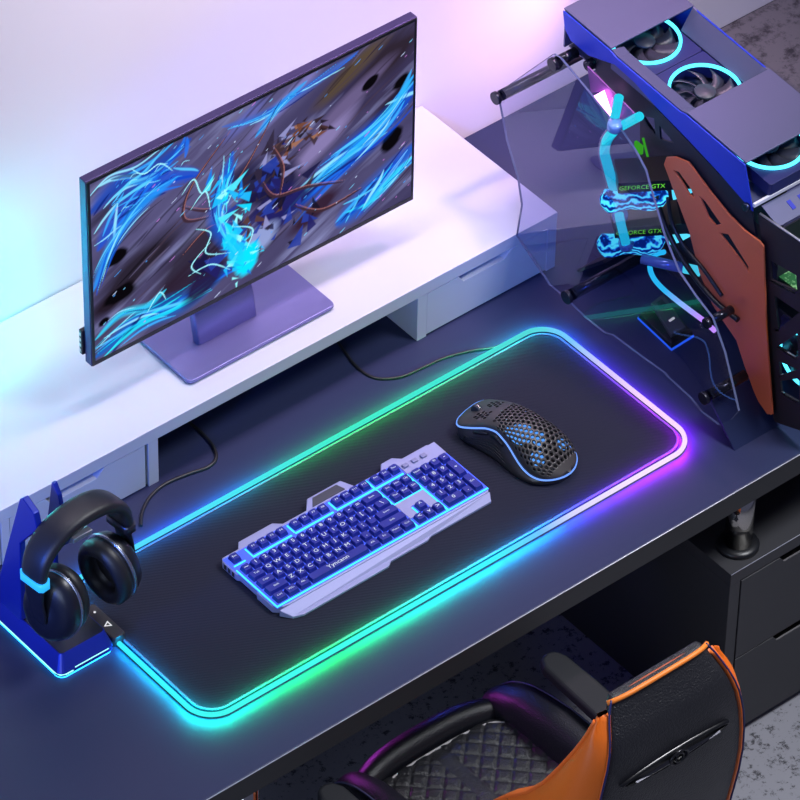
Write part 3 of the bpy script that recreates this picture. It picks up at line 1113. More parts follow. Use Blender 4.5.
# =============================================================== headphone stand
st = thing('headphone_stand', 'blue horned headphone stand with glowing base at the left desk end', 'headphone stand', (-.447, .09, 0))
M_STBLUE = mat('stand blue metal', (24, 44, 150), .35, .3)
M_STDARK = mat('stand dark top', (24, 26, 40), .3)
M_CYAN = glow('cyan light', (.03, .55, 1.), 7.)
b = B()
lo = rrect(-.494, -.4085, .0215, .175, .010, 5)
hi = rrect(-.4835, -.4085 - .006, .0335, .168, .005, 5)
loft(b, [[Vector((x, y, .0045)) for x, y in lo], [Vector((x, y, .009)) for x, y in lo], [Vector((x, y, .030)) for x, y in hi]], smooth=False)
sb = build('base', b, M_STBLUE, st)
b = B(); plate(b, rrect(-.4825, -.4155, .0345, .167, .005, 5), .0301, .0306)
build('base_top', b, M_STDARK, sb)
b = B(); plate(b, rrect(-.4925, -.4095, .0230, .1735, .010, 5), .0004, .0044)
build('base_light', b, glow('base light', (.02, .40, 1.), 5.), sb)
b = B()
sweep(b, [(-.4945, .165, .0078), (-.4945, .06, .0078), (-.4945, .0335, .0078), (-.4915, .0245, .0078), (-.4845, .0212, .0078), (-.474, .0212, .0078)], circle(.0009, 6))
sweep(b, [(-.4705, .0225, .0100), (-.419, .0225, .0100)], circle(.0009, 6))
build('light_line', b, glow('base line light', (.35, 1., .9), 1.6), sb)
for xo, nm in ((-.4875, 'fin'), (-.4415, 'fin')):
    b = B()
    if xo < -.46:
        poly = [(.166, .0312), (.100, .248), (.094, .254), (.072, .244), (.066, .222), (.104, .17), (.110, .0312)]
    else:
        poly = [(.140, .0312), (.120, .12), (.098, .250), (.094, .252), (.085, .238), (.080, .218), (.078, .200), (.082, .176), (.098, .140), (.096, .0312)]
    plate(b, poly, xo, xo + (.009 if xo < -.46 else .006), YZ)
    build('fin', b, M_STBLUE, st, bevel=.0012)
b = B(); plate(b, [(.082, .174), (.056, .188), (.040, .203), (.033, .2155), (.040, .2145), (.056, .2050), (.082, .200)], -.4700, -.4360, YZ)
hk = build('hook', b, M_STBLUE, st, bevel=.0012)
b = B(); plate(b, [(.0500, .2115), (.0360, .2195), (.0260, .2210), (.0280, .2120), (.047, .1995)], -.4620, -.4340, YZ)
build('hook_tip', b, mat('silver tip', (196, 196, 206), .3, .8), hk, bevel=.0008)

# =============================================================== headphones
hp = thing('headphones', 'black over-ear headphones hanging on the blue horned stand', 'headphones', (-.434, .050, .0307))
hp.rotation_euler = (0, 0, R(6))


def hz(x, y, z):
    return Vector((x, y, z - .0307 + .0)) 


M_HB = mat('headband leather', (30, 30, 36), .42, bump=(1100, .3, .0006))
M_HP = mat('headphone shell', (22, 24, 34), .34)
arc = smooth_path([(x_ - .006, 0, z_) for x_, z_ in ((-.0700, .160), (-.0710, .180), (-.062, .2075), (-.037, .2275), (0, .2340), (.037, .2275), (.062, .2075), (.0710, .180), (.0700, .160))], 8)
n = len(arc)
b = B()
secs = []
rings = []
for i, p in enumerate(arc):
    d = (arc[min(i + 1, n - 1)] - arc[max(i - 1, 0)]).normalized()
    nrm = Vector((0, 1, 0)).cross(d).normalized()
    k = math.sin(math.pi * i / (n - 1)) ** .5
    hw, ht = .0170 + .0040 * k, .0040 + .0058 * k
    ring = []
    for j in range(16):
        a = 2 * math.pi * j / 16
        ca, sa = math.cos(a), math.sin(a)
        ring.append(hz(*(p + Vector((0, 1, 0)) * hw * math.copysign(abs(ca) ** .6, ca) + nrm * ht * math.copysign(abs(sa) ** .7, sa))))
    rings.append(ring)
loft(b, rings)
hb = build('headband', b, M_HB, hp, world=False)
for sgn in (-1, 1):
    tilt = Matrix.Rotation(R(8 * sgn), 4, 'Y')
    cen = Vector((sgn * .0470, 0, .108))
    ax = Vector((sgn, 0, 0))
    T = Matrix.Translation(hz(*cen)) @ Matrix.Rotation(R(-7 * sgn), 4, 'Y') @ Matrix.Rotation(R(16 if sgn < 0 else 4), 4, 'Z')

    def put(bm):
        bmesh.ops.transform(bm, matrix=T, verts=bm.verts)
    b = B()                                        # outer shell of the cup
    lathe(b, [(.0, .0245), (.018, .0242), (.030, .0220), (.0375, .0165), (.041, .009), (.0425, .002), (.0420, -.001), (.0, -.001)], (0, 0, 0), ax, 40, sx=.93, sy=1.20, up=(0, 0, 1))
    put(b)
    cup = build('ear_cup', b, M_HP, hp, smooth=True, world=False)
    b = B()
    lathe(b, [(.0426, -.0012), (.0440, .0), (.0440, .0022), (.0426, .0034)], (0, 0, 0), ax, 40, sx=.93, sy=1.20, up=(0, 0, 1)); put(b)
    build('trim_ring', b, mat('silver ring', (170, 174, 190), .25, .9), cup, smooth=True)
    b = B()                                        # cushion, an oval ring with a pocket for the ear
    lathe(b, [(.0400, -.0015), (.0432, -.008), (.0425, -.0165), (.0375, -.0225), (.0315, -.0235), (.0265, -.0200), (.0245, -.0120), (.0240, -.0025)], (0, 0, 0), ax, 40, sx=.93, sy=1.20, up=(0, 0, 1)); put(b)
    build('ear_cushion', b, M_HB, cup, smooth=True)
    b = B(); lathe(b, [(.0, -.0035), (.0255, -.0035), (.0255, -.0015), (.0, -.0015)], (0, 0, 0), ax, 32, sx=.93, sy=1.20, up=(0, 0, 1)); put(b)
    build('speaker_cloth', b, M_FABRIC, cup)
    b = B()                                        # yoke reaching down from the band to the cup
    Y = [(sgn * .0705 - .006, 0, .166), (sgn * .0735 - .005, 0, .150), (sgn * .0745 - .003, 0, .134), (sgn * .0740, 0, .116), (sgn * .0730, 0, .100)]
    ys = smooth_path(Y, 6)
    m_ = len(ys)
    rr = []
    for i, p in enumerate(ys):
        w_ = .0165 - .0045 * (i / (m_ - 1))
        rr.append([hz(p.x + dx_ * .0026, dy_ * w_, p.z) for dx_, dy_ in ((-1, -.8), (-.6, -1), (.6, -1), (1, -.8), (1, .8), (.6, 1), (-.6, 1), (-1, .8))])
    loft(b, rr)
    yk = build('yoke', b, M_HP, hp, smooth=True, world=False)
    b = B()
    rr = []
    for z in (.166, .172, .178):
        w_, t_ = .0205, .0090
        xo = sgn * .0708 - .006
        rr.append([hz(xo + dx_ * t_, dy_ * w_, z) for dx_, dy_ in ((-1, -.8), (-.6, -1), (.6, -1), (1, -.8), (1, .8), (.6, 1), (-.6, 1), (-1, .8))])
    loft(b, rr)
    if sgn < 0:
        cl = build('band_light', b, mat('lit band clip', (40, 150, 220), .4, emit=(50, 190, 255), strength=.8), hp, world=False)
    else:
        cl = build('hinge', b, mat('dark hinge metal', (70, 72, 84), .3, .8), hp, world=False)

# =============================================================== computer tower
pc = thing('computer_tower', 'open-frame gaming computer with orange side panel and blue lit fans', 'computer', (.56, .05, 0))
M_CASE = mat('case metal', (90, 92, 122), .45, .3, bump=(1500, .25, .0003))
M_CASEBLUE = mat('blue case metal', (34, 60, 190), .45, .2, bump=(1500, .25, .0003))
M_CASEDARK = mat('dark case metal', (30, 32, 44), .45, .3, bump=(1400, .2, .0003))
M_ORPLATE = mat('orange case metal', (214, 106, 68), .42, .15)
M_GLASS = glass('tinted glass', (.82, .82, .93), 1.85)
M_GLEDGE = mat('glass edge', (84, 92, 124), .2)
M_PCB = mat('green circuit board', (30, 92, 44), .5, noise=(220, (120, 170, 110), .52, .6))
M_BLADE = mat('fan blade', (52, 52, 66), .4)
M_FANFR = mat('fan frame', (26, 34, 90), .45)
M_RING = glow('fan ring light', (.08, .74, 1.), 2.6)
M_LIQ = None

LX0, LX1 = .5, .6415
LY0, LY1 = -.0978, .2535


def lz(y): return .3889 + (y + .0978) * (.0275 / .353)     # the lid rises slightly to the rear


def lid_pts(u, v, w): return (u, v, lz(v) + w)


# top covers
for y0, y1 in ((.1600, LY1), (LY0, .0143)):
    b = B(); plate(b, rect(LX0, LX1, y0, y1), -.0025, 0, lid_pts)
    build('top_cover', b, M_CASE, pc, bevel=.0008)
# rear closing plate of the lid
b = B(); box(b, LX0 + .002, LX1 - .002, LY1 - .003, LY1 - .0005, .352, lz(LY1) - .0028)
build('rear_plate', b, M_CASE, pc)
# side rails with the sloping inner lip
for sgn in (-1, 1):
    b = B()
    xo = LX0 if sgn < 0 else LX1
    rr = []
    for y in (.0148, .0250, .1480, .1595):
        z = lz(y)
        lip = -.004 if .02 < y < .155 else -.0012
        if sgn < 0:
            rr.append([Vector((xo, y, z + lip)), Vector((xo + .0215, y, z + lip - .006)), Vector((xo + .0215, y, z - .033)), Vector((xo, y, z - .033))])
        else:
            rr.append([Vector((xo, y, z + lip)), Vector((xo - .0025, y, z + lip)), Vector((xo - .021, y, z - .030)), Vector((xo - .021, y, z - .033)), Vector((xo, y, z - .033))])
    loft(b, rr, smooth=False)
    build('side_rail', b, M_CASE, pc, bevel=.0006)
# left side of the lid: blue strip
def sidepoly(px, x): return [tuple(atX(x_, y_, x)[1:]) for x_, y_ in px]


sp = [(LY0, lz(LY0) - .003), (-.1182, .3226)] + sidepoly([(720, 172), (690, 140), (657, 106), (636, 82), (616, 64), (590, 55), (572, 40), (566, 28)], .5) + \
    [(LY1 - .001, lz(LY1) - .003), (.1605, lz(.16) - .003), (.1480, lz(.148) - .006), (.0250, lz(.025) - .006), (.0143, lz(.0143) - .003)]
b = B(); plate(b, sp, .4975, .4998, YZ)
build('lid_side', b, M_CASEBLUE, pc, bevel=.0006)
b = B()
sp = [(y, z) for y, z in sp]
plate(b, [(LY0, lz(LY0) - .003), (-.1182, .3226), (-.05, .3226), (.23, .352), (LY1 - .004, .38), (LY1 - .004, lz(LY1) - .003)], LX1 - .0023, LX1, YZ)
build('lid_side', b, M_CASEBLUE, pc)
# dark side frame under it with two triangular openings
fp = sidepoly([(598, 58), (616, 66), (636, 84), (657, 108), (690, 142), (720, 174), (750, 200), (757, 236), (752, 238), (700, 180), (672, 153), (640, 116), (596, 74)], .5015)
h1 = sidepoly([(643, 115), (655, 118), (656, 134), (653, 133)], .5015)
h2 = sidepoly([(660, 125), (675, 143), (661, 139)], .5015)
b = B(); plate(b, fp, .5002, .5032, YZ, holes=[h1, h2])
build('side_frame', b, M_CASEDARK, pc)
b = B(); cyl(b, atX(748, 206, .498), atX(748, 206, .498) + Vector((-.006, 0, 0)), .0056, 20)
box(b, .4918, .4926, *sorted([atX(748, 206, .498)[1] - .001, atX(748, 206, .498)[1] + .001]), atX(748, 206, .498)[2] - .005, atX(748, 206, .498)[2] + .005)
build('thumb_screw', b, mat('screw head', (62, 66, 84), .25, .8), pc)

# three fans lying in the lid
FZ = .366
for k, cy in enumerate((.1735, .0560, -.0640)):
    cx = .5705
    z = lz(cy) - .031
    slope = .0275 / .353
    Mx = Matrix.Translation((cx, cy, z)) @ Matrix.Rotation(math.atan(slope), 4, 'X')
    b = B()
    plate(b, rrect(-.0485, .0485, -.0585, .0585, .004, 3), -.020, .0, holes=[ngon(0, 0, .0465, 40)])
    bmesh.ops.transform(b, matrix=Mx, verts=b.verts)
    fan = build('fan', b, M_FANFR, pc, bevel=.0005)
    b = B()
    plate(b, ngon(0, 0, .0484, 56), .0003, .0032, holes=[ngon(0, 0, .0444, 56)])
    bmesh.ops.transform(b, matrix=Mx, verts=b.verts)
    build('light_ring', b, M_RING, fan)
    b = B()
    lathe(b, [(.0, -.004), (.0142, -.004), (.0142, -.0015), (.0135, .0), (.0, .0)], (0, 0, 0), (0, 0, 1), 32)
    bmesh.ops.transform(b, matrix=Mx, verts=b.verts)
    build('hub', b, mat('fan hub', (62, 62, 74), .45), fan)
    b = B()
    for i in range(9):
        a0 = 2 * math.pi * i / 9
        rr = []
        for r_ in np.linspace(.0135, .0430, 6):
            tw = R(42 - 500 * (r_ - .0135))
            sw = a0 + (r_ - .0135) * 16
            ctr = Vector((r_ * math.cos(sw), r_ * math.sin(sw), -.007))
            tan = Vector((-math.sin(sw), math.cos(sw), 0))
            c_ = .0062 + .20 * (r_ - .0135)
            v1 = ctr + tan * c_ * math.cos(tw) + Vector((0, 0, c_ * math.sin(tw)))
            v0 = ctr - tan * c_ * math.cos(tw) - Vector((0, 0, c_ * math.sin(tw)))
            up = Vector((0, 0, .0006))
            rr.append([v0 - up, v1 - up, v1 + up, v0 + up])
        loft(b, rr)
    bmesh.ops.transform(b, matrix=Mx, verts=b.verts)
    build('blades', b, M_BLADE, fan)
b = B(); plate(b, rect(LX0 + .004, LX1 - .004, -.117, .245), -.0600, -.0580, lid_pts)
build('fan_tray', b, M_CASE, pc)

# orange side panel: folded front edge, three slots
OX = .4955
op = sidepoly([(664.5, 164), (667, 157), (676, 156.5), (689, 162), (712, 193), (730, 215), (745, 230), (760, 241), (764, 246), (767, 330), (773, 414), (768, 414), (757, 398), (745, 365), (737, 340), (722, 318), (713, 304), (700, 272), (690, 232), (678, 200)], OX)
s1 = sidepoly([(674, 169.5), (680, 172), (692, 189), (695.5, 198), (690, 194), (682, 181)], OX)
s2 = sidepoly([(700, 195.5), (706, 201), (722, 224), (716, 225), (709, 217)], OX)
s3 = sidepoly([(720, 232.5), (729, 234), (749, 266), (749.5, 272), (742, 261)], OX)
b = B(); plate(b, op, OX - .0015, OX + .0015, YZ, holes=[s1, s2, s3])
orp = build('side_panel', b, M_ORPLATE, pc, bevel=.0006)
e0, e1 = atX(761.5, 244, OX), atX(770.5, 414, OX)
b = B(); sweep(b, [e0, (e0 + e1) / 2, e1], [(-.0022, -.0012), (.0022, -.0012), (.0022, .0014), (-.0022, .0014)], up=(1, 0, 0))
build('folded_edge', b, mat('orange edge', (226, 110, 46), .4, .15), orp)
# dark panel ahead of it with its row of openings
DX = .505
dp = sidepoly([(758.5, 214), (763, 246), (768, 330), (773.5, 414), (774, 421), (812, 434), (812, 249)], DX)
dp = [(y, max(z, .0008)) for y, z in dp]
hs = [[(771, 260), (797, 275), (798, 291), (772, 279.5)], [(775, 295), (800, 312), (779, 329)], [(798, 333), (799, 355), (796, 357), (778.5, 346)],
      [(780, 361), (798, 369), (781, 375)], [(781, 380.5), (800, 378), (800, 402), (782, 391.5)]]
b = B(); plate(b, dp, DX - .0012, DX + .0018, YZ, holes=[sidepoly(h, DX) for h in hs])
M_FRONT = mat('dark brown metal', (44, 36, 44), .5, .2)
fpn = build('front_side_panel', b, M_FRONT, pc)
M_BRIGHT = mat('bright metal edge', (200, 200, 206), .3, .7)
for pa, pb2 in (((771, 280), (796, 293)), ((778.5, 347), (796, 357.5)), ((782, 392), (796, 401.5)), ((776, 330), (780, 329.5)), ((780, 376), (783, 374.5)), ((760, 213.5), (812, 249))):
    b = B()
    a, c = atX(*pa, DX), atX(*pb2, DX)
    sweep(b, [a, (a + c) / 2, c], [(-.0012, -.0012), (.0012, -.0012), (.0012, .0012), (-.0012, .0012)], up=(1, 0, 0))
    build('bright_edge', b, M_BRIGHT, fpn)
# ports and the opening in front of the lid
b = B(); box(b, LX0 - .003, LX1, -.1215, -.1175, .3310, .3370)
build('front_strip', b, mat('white strip', (214, 214, 220), .4), pc, bevel=.0008)
b = B()
loft(b, [[Vector((x, -.1230, .3300)), Vector((x, -.1255, .3300)), Vector((x, -.1560, .3180)), Vector((x, -.1560, .3160))] for x in (LX0 + .0075, LX1)], smooth=False)
io = build('port_panel', b, M_CASE, pc)
ux, uy = Vector((1, 0, 0)), Vector((0, .031, .0122)).normalized()
nz_ = ux.cross(uy)
for x in (.5435, .5620):
    c = Vector((x, -.1400, .3246))
    b = B()
    for a, h, m_, lift in ((.0030, .0068, 0, .0006),):
        v = [b.verts.new(c + ux * p + uy * q + nz_ * s) for s in (-.001, lift) for p, q in ((-a, -h), (a, -h), (a, h), (-a, h))]
        for f in ((0, 1, 2, 3), (4, 5, 6, 7), (0, 1, 5, 4), (1, 2, 6, 5), (2, 3, 7, 6), (3, 0, 4, 7)):
            b.faces.new([v[i] for i in f])
    build('usb_port', b, mat('blue usb port', (24, 40, 170), .4), io)
b = B(); lathe(b, [(.0, .0016), (.0022, .0012), (.0028, 0)], Vector((.5780, -.1400, .3246)), nz_, 14)
build('power_light', b, glow('green light', (.25, .9, .12), .9), io)
b = B(); box(b, LX0 + .012, LX1, -.235, -.158, .232, .235)
build('circuit_board', b, M_PCB, pc)
b = B(); box(b, LX0 + .0085, LX1, -.1600, -.1575, .19, .3155)
box(b, LX0 + .0085, LX1, -.235, -.157, .185, .189)
build('bay_wall', b, M_CASEDARK, pc)
# inside the front: two upright fans whose rings glow through the openings
for zc in (.205, .09):
    b = B()
    plate(b, [(y, z + zc) for y, z in rrect(-.228, -.138, -.048, .048, .006, 3)], .545, .562, YZ, holes=[ngon(-.183, zc, .041, 32)])
    fan = build('fan', b, M_FANFR, pc)
    b = B(); plate(b, ngon(-.183, zc, .0420, 40), .5415, .5448, YZ, holes=[ngon(-.183, zc, .0385, 40)])
    build('light_ring', b, M_RING, fan)
    b = B(); lathe(b, [(0, .0), (.014, .0), (.014, .01), (0, .01)], (.546, -.183, zc), (1, 0, 0), 24)
    for i in range(7):
        a = 2 * math.pi * i / 7
        rr = [[Vector((.547 + s * .004 + dx, -.183 + r_ * math.cos(a + s * .25), zc + r_ * math.sin(a + s * .25))) for s, dx in ((-1, 0), (1, 0), (1, .0008), (-1, .0008))] for r_ in (.0135, .038)]
        loft(b, rr)
    build('blades', b, M_BLADE, fan)
# backbone: board tray, rear plates, sloped foot
tray = sidepoly([(640, 118), (700, 176), (757, 240), (800, 300), (800, 396), (740, 330), (690, 282), (668, 262), (650, 230), (640, 180)], .575)
tray = [(y, max(z, .056)) for y, z in tray]
b = B(); plate(b, tray, .575, .578, YZ)
build('board_tray', b, M_CASEDARK, pc)
b = B(); box(b, .56, .5745, -.10, .10, .235, .33)
mb = build('mainboard', b, mat('mainboard', (16, 20, 20), .5, noise=(160, (30, 60, 40), .5, .62)), pc)
b = B()
for px, py in (((643, 138), (648, 158)), ((648, 160), (651, 163))):
    a, c = atX(*px, .5575), atX(*py, .5575)
    sweep(b, [a, (a + c) / 2, c], circle(.0016, 6))
a = atX(637, 146, .5575)
box(b, .5560, .5598, a[1] - .010, a[1] + .004, a[2] - .008, a[2] + .006)
build('memory_light', b, glow('green memory light', (.06, .55, .03), .55), mb)
b = B()
loft(b, [[Vector((x, -.188, .0)), Vector((x, -.183, .0)), Vector((x, -.1340, .0500)), Vector((x, -.1390, .0520))] for x in (.430, .66)], smooth=False)
build('front_foot', b, mat('blue black foot', (22, 34, 76), .4, .3), pc, bevel=.0006)
b = B()
loft(b, [[Vector((x, .205, .0)), Vector((x, .200, .0)), Vector((x, .150, .0500)), Vector((x, .155, .0520))] for x in (.500, .66)], smooth=False)
build('rear_foot', b, M_CASEDARK, pc)
b = B()
loft(b, [[Vector((x, -.139, .048)), Vector((x, -.136, .052)), Vector((x, .150, .052)), Vector((x, .153, .048))] for x in (.555, .66)], smooth=False)
build('bottom_plate', b, M_CASEDARK, pc)
b = B(); box(b, .600, .64, -.02, .0, .05, .345)
build('upright_post', b, M_CASEDARK, pc)

# glass side panel on its stand-off rods
GN = Vector((1, 0, -.2)); GD = .391
gpx = [(497, 93), (553, 54), (560, 58), (585, 88), (609, 118), (622, 132), (635, 151), (645, 170), (652, 195), (664, 236), (678, 271), (695, 296), (712, 318), (724, 352), (732, 385), (738, 411), (730, 420), (718, 425), (701, 412), (690, 398),
       (668, 378), (664, 373), (640, 356), (612, 335), (604, 333), (585, 318), (566, 299), (549, 285), (533, 261), (516, 236), (521, 205), (517, 178), (506, 140)]
gl = [on_plane(x, y, GN, GD) for x, y in gpx]
th = GN.normalized() * .0036
b = B()
A = [b.verts.new(p) for p in gl]; Cc = [b.verts.new(p + th) for p in gl]
f0 = b.faces.new(A); f1 = b.faces.new(Cc[::-1])
for i in range(len(gl)):
    j = (i + 1) % len(gl)
    b.faces.new((A[i], A[j], Cc[j], Cc[i])).material_index = 1
gpan = build('glass_panel', b, [M_GLASS, M_GLEDGE], pc)
M_ROD = mat('dark rod', (26, 28, 40), .22, .6)
for (x, y), x1, r_ in (((498, 97), .5905, .0075), ((555, 63), .4985, .0075), ((569, 296), .530, .0080), ((706, 397), .474, .0075), ((709, 322), .466, .0060)):
    p = on_plane(x, y, GN, GD)
    b = B(); cyl(b, p + Vector((.0045, 0, 0)), (x1, p[1], p[2]), r_, 20)
    rod = build('standoff_rod', b, M_ROD, pc)
    b = B(); cyl(b, p + Vector((-.0062, 0, 0)), p + Vector((-.0006, 0, 0)), r_ * 1.22, 22)
    build('rod_cap', b, mat('rod cap', (34, 34, 46), .25, .5), rod, bevel=.0006)
b = B(); p = atX(591, 64, .5); cyl(b, p + Vector((-.0075, 0, 0)), p + Vector((.004, 0, 0)), .0075, 22)
build('thumb_screw', b, M_ROD, pc, bevel=.0006)

# graphics cards standing askew behind the glass, with lit water blocks
M_CARD = mat('card shroud', (20, 22, 32), .35, .3)
GA, GNF = Vector((.84, -.5426, 0)), Vector((-.5426, -.84, 0))


def liquid(name, k):
    m = glow(name, (1, 1, 1), k)
    nt = m.node_tree
    tc = nt.nodes.new('ShaderNodeTexCoord')
    n = nt.nodes.new('ShaderNodeTexWave')
    n.inputs['Scale'].default_value = 46
    n.inputs['Distortion'].default_value = 9
    n.inputs['Detail'].default_value = 2
    n.inputs['Detail Scale'].default_value = 1.4
    n.bands_direction = 'Z'
    r = nt.nodes.new('ShaderNodeValToRGB')
    e = r.color_ramp.elements
    e[0].position = .12; e[0].color = (.002, .02, .20, 1)
    e[1].position = .93; e[1].color = (.10, .95, 1.15, 1)
    x = e.new(.5); x.color = (.01, .16, .85, 1)
    nt.links.new(tc.outputs['Object'], n.inputs['Vector'])
    nt.links.new(n.outputs['Fac'], r.inputs['Fac'])
    nt.links.new(r.outputs['Color'], nt.nodes['Emission'].inputs['Color'])
    return m


M_LIQ = liquid('lit coolant block', 1.0)
M_TUBE = glow('lit coolant', (.02, .62, .82), 1.05)
M_CLEAR = glass('clear acrylic', (.93, .96, 1.), 1.5)
for cpx in ((619, 188), (616, 233)):
    o_ = atX(*cpx, .449)

    def gp(a, n_, z): return o_ + GA * a + GNF * n_ + Vector((0, 0, z))
    card = None
    b = B()
    v = [b.verts.new(gp(a, n_, z)) for z in (-.0095, .0085) for n_ in (-.045, 0) for a in (-.001, .105)]
    for f in ((0, 2, 3, 1), (4, 5, 7, 6), (0, 1, 5, 4), (2, 6, 7, 3), (0, 4, 6, 2), (1, 3, 7, 5)):
        b.faces.new([v[i] for i in f])
    card = build('graphics_card', b, M_CARD, pc, bevel=.0008)
    b = B(); write(b, 'GEFORCE GTX', gp(.030, .0004, -.001), GA, (0, 0, 1), .0098, stretch=.92)
    build('lit_name', b, glow('green lettering', (.16, .75, .06), 1.), card)
    b = B()                                            # wavy clear block of glowing coolant
    rr = []
    for a in np.linspace(-.022, .066, 23):
        s = (a + .022) / .088
        zt = -.0125 - .0035 * math.sin(s * 9)
        h_ = (.0310 - .006 * math.sin(s * 7 + .6)) * (1 - .25 * s)
        d_ = .017 + .003 * math.sin(s * 11)
        e_ = min(1, 9 * min(s, 1 - s) + .35)
        rr.append([gp(a, .004 + d_ * e_ * cn - .012, zt - h_ / 2 + h_ / 2 * sn * e_) for cn, sn in [(math.cos(2 * math.pi * i / 14), math.sin(2 * math.pi * i / 14)) for i in range(14)]])
    loft(b, rr)
    build('coolant_block', b, M_LIQ, card, smooth=True)
    b = B()                                            # pointed bright end of the block
    cyl(b, gp(.071, -.004, -.0185), gp(.082, -.004, -.0175), .0085, 14, .0075)
    cyl(b, gp(.0825, -.004, -.0175), gp(.100, -.004, -.0160), .0075, 14, .0008)
    build('coolant_tip', b, glow('bright coolant', (.10, .70, 1.), 1.1), card)
    b = B()
    v = [b.verts.new(gp(a, n_, z)) for z in (.0092, .0105) for n_ in (-.045, .002) for a in (-.001, .085)]
    for f in ((0, 2, 3, 1), (4, 5, 7, 6), (0, 1, 5, 4), (2, 6, 7, 3), (0, 4, 6, 2), (1, 3, 7, 5)):
        b.faces.new([v[i] for i in f])
    build('back_plate', b, mat('card back plate', (96, 90, 80), .3, .8), card)

# rigid coolant tubes
def tube(px, x, r, name, m, sub=None, cr=None):
    pts = smooth_path([atX(*p, x) for p in px], 6)
    b = B(); sweep(b, pts, circle(r, 12))
    o = build(name, b, m, pc)
    b = B(); sweep(b, pts, circle(r * 1.35, 14), caps=False)
    build('tube_wall', b, M_CLEAR, o)
    return o


tube([(614, 131), (607, 140), (604.5, 152), (607, 163), (611, 178), (615, 192), (617, 201)], .458, .0066, 'coolant_tube', M_TUBE)
tube([(614, 120), (617, 107), (619, 97)], .468, .0062, 'coolant_tube', M_TUBE)
tube([(620, 127), (631, 121), (640, 116)], .470, .0060, 'coolant_tube', M_TUBE)
tube([(619, 214), (621, 224), (624, 236), (626, 244)], .452, .0060, 'coolant_tube', M_TUBE)
M_FIT = mat('clear fitting', (110, 150, 200), .15, .2)
for p in ((615, 126), (616.5, 199), (620, 216), (626, 244)):
    b = B()
    c = atX(*p, .460)
    lathe(b, [(0, -.006), (.0095, -.006), (.0105, -.003), (.0105, .003), (.0095, .006), (0, .006)], c, (0, -.1, 1), 18)
    build('tube_fitting', b, M_FIT, pc)
# clear bar across the bottom with a lit end
a, c = atX(642, 259, .470), atX(684, 268, .497)
b = B(); cyl(b, a, c, .0070, 16)
bar = build('acrylic_bar', b, mat('ice blue acrylic', (120, 140, 196), .12, .3), pc)
d = (c - a).normalized()
b = B(); cyl(b, c + d * .0005, c + d * .022, .0068, 16)
build('lit_end', b, glow('cyan end', (.06, .55, .80), 1.), bar)
# bright pink light behind the glass, at the top
b = B()
wp = [atX(x, y, .474) for x, y in ((594, 96), (602, 91.5), (612, 121))]
A = [b.verts.new(p) for p in wp]; Cc = [b.verts.new(p + Vector((.004, 0, 0))) for p in wp]
b.faces.new(A); b.faces.new(Cc[::-1])
for i in range(3):
    b.faces.new((A[i], A[(i + 1) % 3], Cc[(i + 1) % 3], Cc[i]))
build('accent_light', b, glow('pink accent light', (1., .30, 1.), 9.), pc)
b = B(); plate(b, sidepoly([(588, 66), (606, 84), (640, 118), (617, 122), (603, 91), (592, 93)], .482), .4805, .4825, YZ)
build('upper_bracket', b, mat('bracket metal', (120, 70, 130), .4, .4), pc)
# black hoses and the lit cable hanging below the cards
for px, x, r_ in (([(656, 196), (664, 222), (676, 248), (694, 276), (716, 302), (738, 320)], .490, .0036), ([(668, 198), (672, 222), (684, 246), (704, 270), (722, 296)], .492, .0028)):
    b = B(); sweep(b, smooth_path([atX(*p, x) for p in px], 6), circle(r_, 10))
    build('hose', b, M_BLACKPL, pc)
px = [(664, 252), (655, 255), (650, 264), (652, 275), (660, 286), (675, 299), (692, 312), (704, 321), (715, 331)]
pts = smooth_path([atX(*p, .4935) for p in px], 6)
b = B(); sweep(b, pts, circle(.0034, 10))
lc = build('lit_cable', b, glow_attr('lit cable', 1.5), pc)
n = len(pts)
cc = []
for i in range(n):
    s = i / (n - 1)
    a, c = np.array((.02, .50, .78)), np.array((.60, .30, .95))
    k = min(1, max(0, (s - .55) / .3))
    cc += [(*(a * (1 - k) + c * k), 1)] * 10
lc.data.color_attributes.new('glow', 'FLOAT_COLOR', 'POINT').data.foreach_set('color', np.array(cc, np.float32).ravel())

# =============================================================== small switch box under the tower
hub = thing('switch_box', 'small black switch box with glowing blue foot under the tower glass', 'switch box', (.515, .045, 0))
c4 = [atZ(x, y, .002) for x, y in ((637.5, 318), (671.5, 350), (694, 336), (660, 302))]
b = B()
cen = sum(c4, Vector()) / 4
loft(b, [[p + Vector((0, 0, -.0018)) for p in c4], [p + Vector((0, 0, .0012)) for p in c4]], smooth=False)
build('lit_foot', b, glow('blue foot light', (.02, .12, .85), 1.2), hub)
b = B()
loft(b, [[p + (cen - p) * .02 + Vector((0, 0, .0015)) for p in c4], [p + (cen - p) * .08 + Vector((0, 0, .008)) for p in c4]], smooth=False)
build('box_base', b, mat('switch box base', (20, 20, 28), .35), hub, bevel=.0006)
r4 = [atZ(x, y, .026) for x, y in ((651, 303), (671, 335), (686, 327), (663, 294))]
b = B()
loft(b, [[Vector((p[0] + .008, p[1] + .008, .0104)) for p in r4], [p for p in r4]], smooth=False)
bx = build('box_top', b, mat('switch box top', (70, 68, 70), .5), hub, bevel=.001)
t4 = [atZ(x, y, .0262) for x, y in ((656.5, 303), (660, 308), (666, 305), (662, 299.5))]
b = B(); loft(b, [[p for p in t4], [p + Vector((0, 0, .0012)) for p in t4]], smooth=False)
build('rocker_switch', b, M_BLACKPL, bx)
t4 = [atZ(x, y, .0262) for x, y in ((668.5, 320.5), (670, 322), (675, 318.5), (673.5, 317))]
b = B(); loft(b, [[p for p in t4], [p + Vector((0, 0, .0006)) for p in t4]], smooth=False)
build('indicator_light', b, glow('white indicator', (.8, .8, .8), .8), bx)

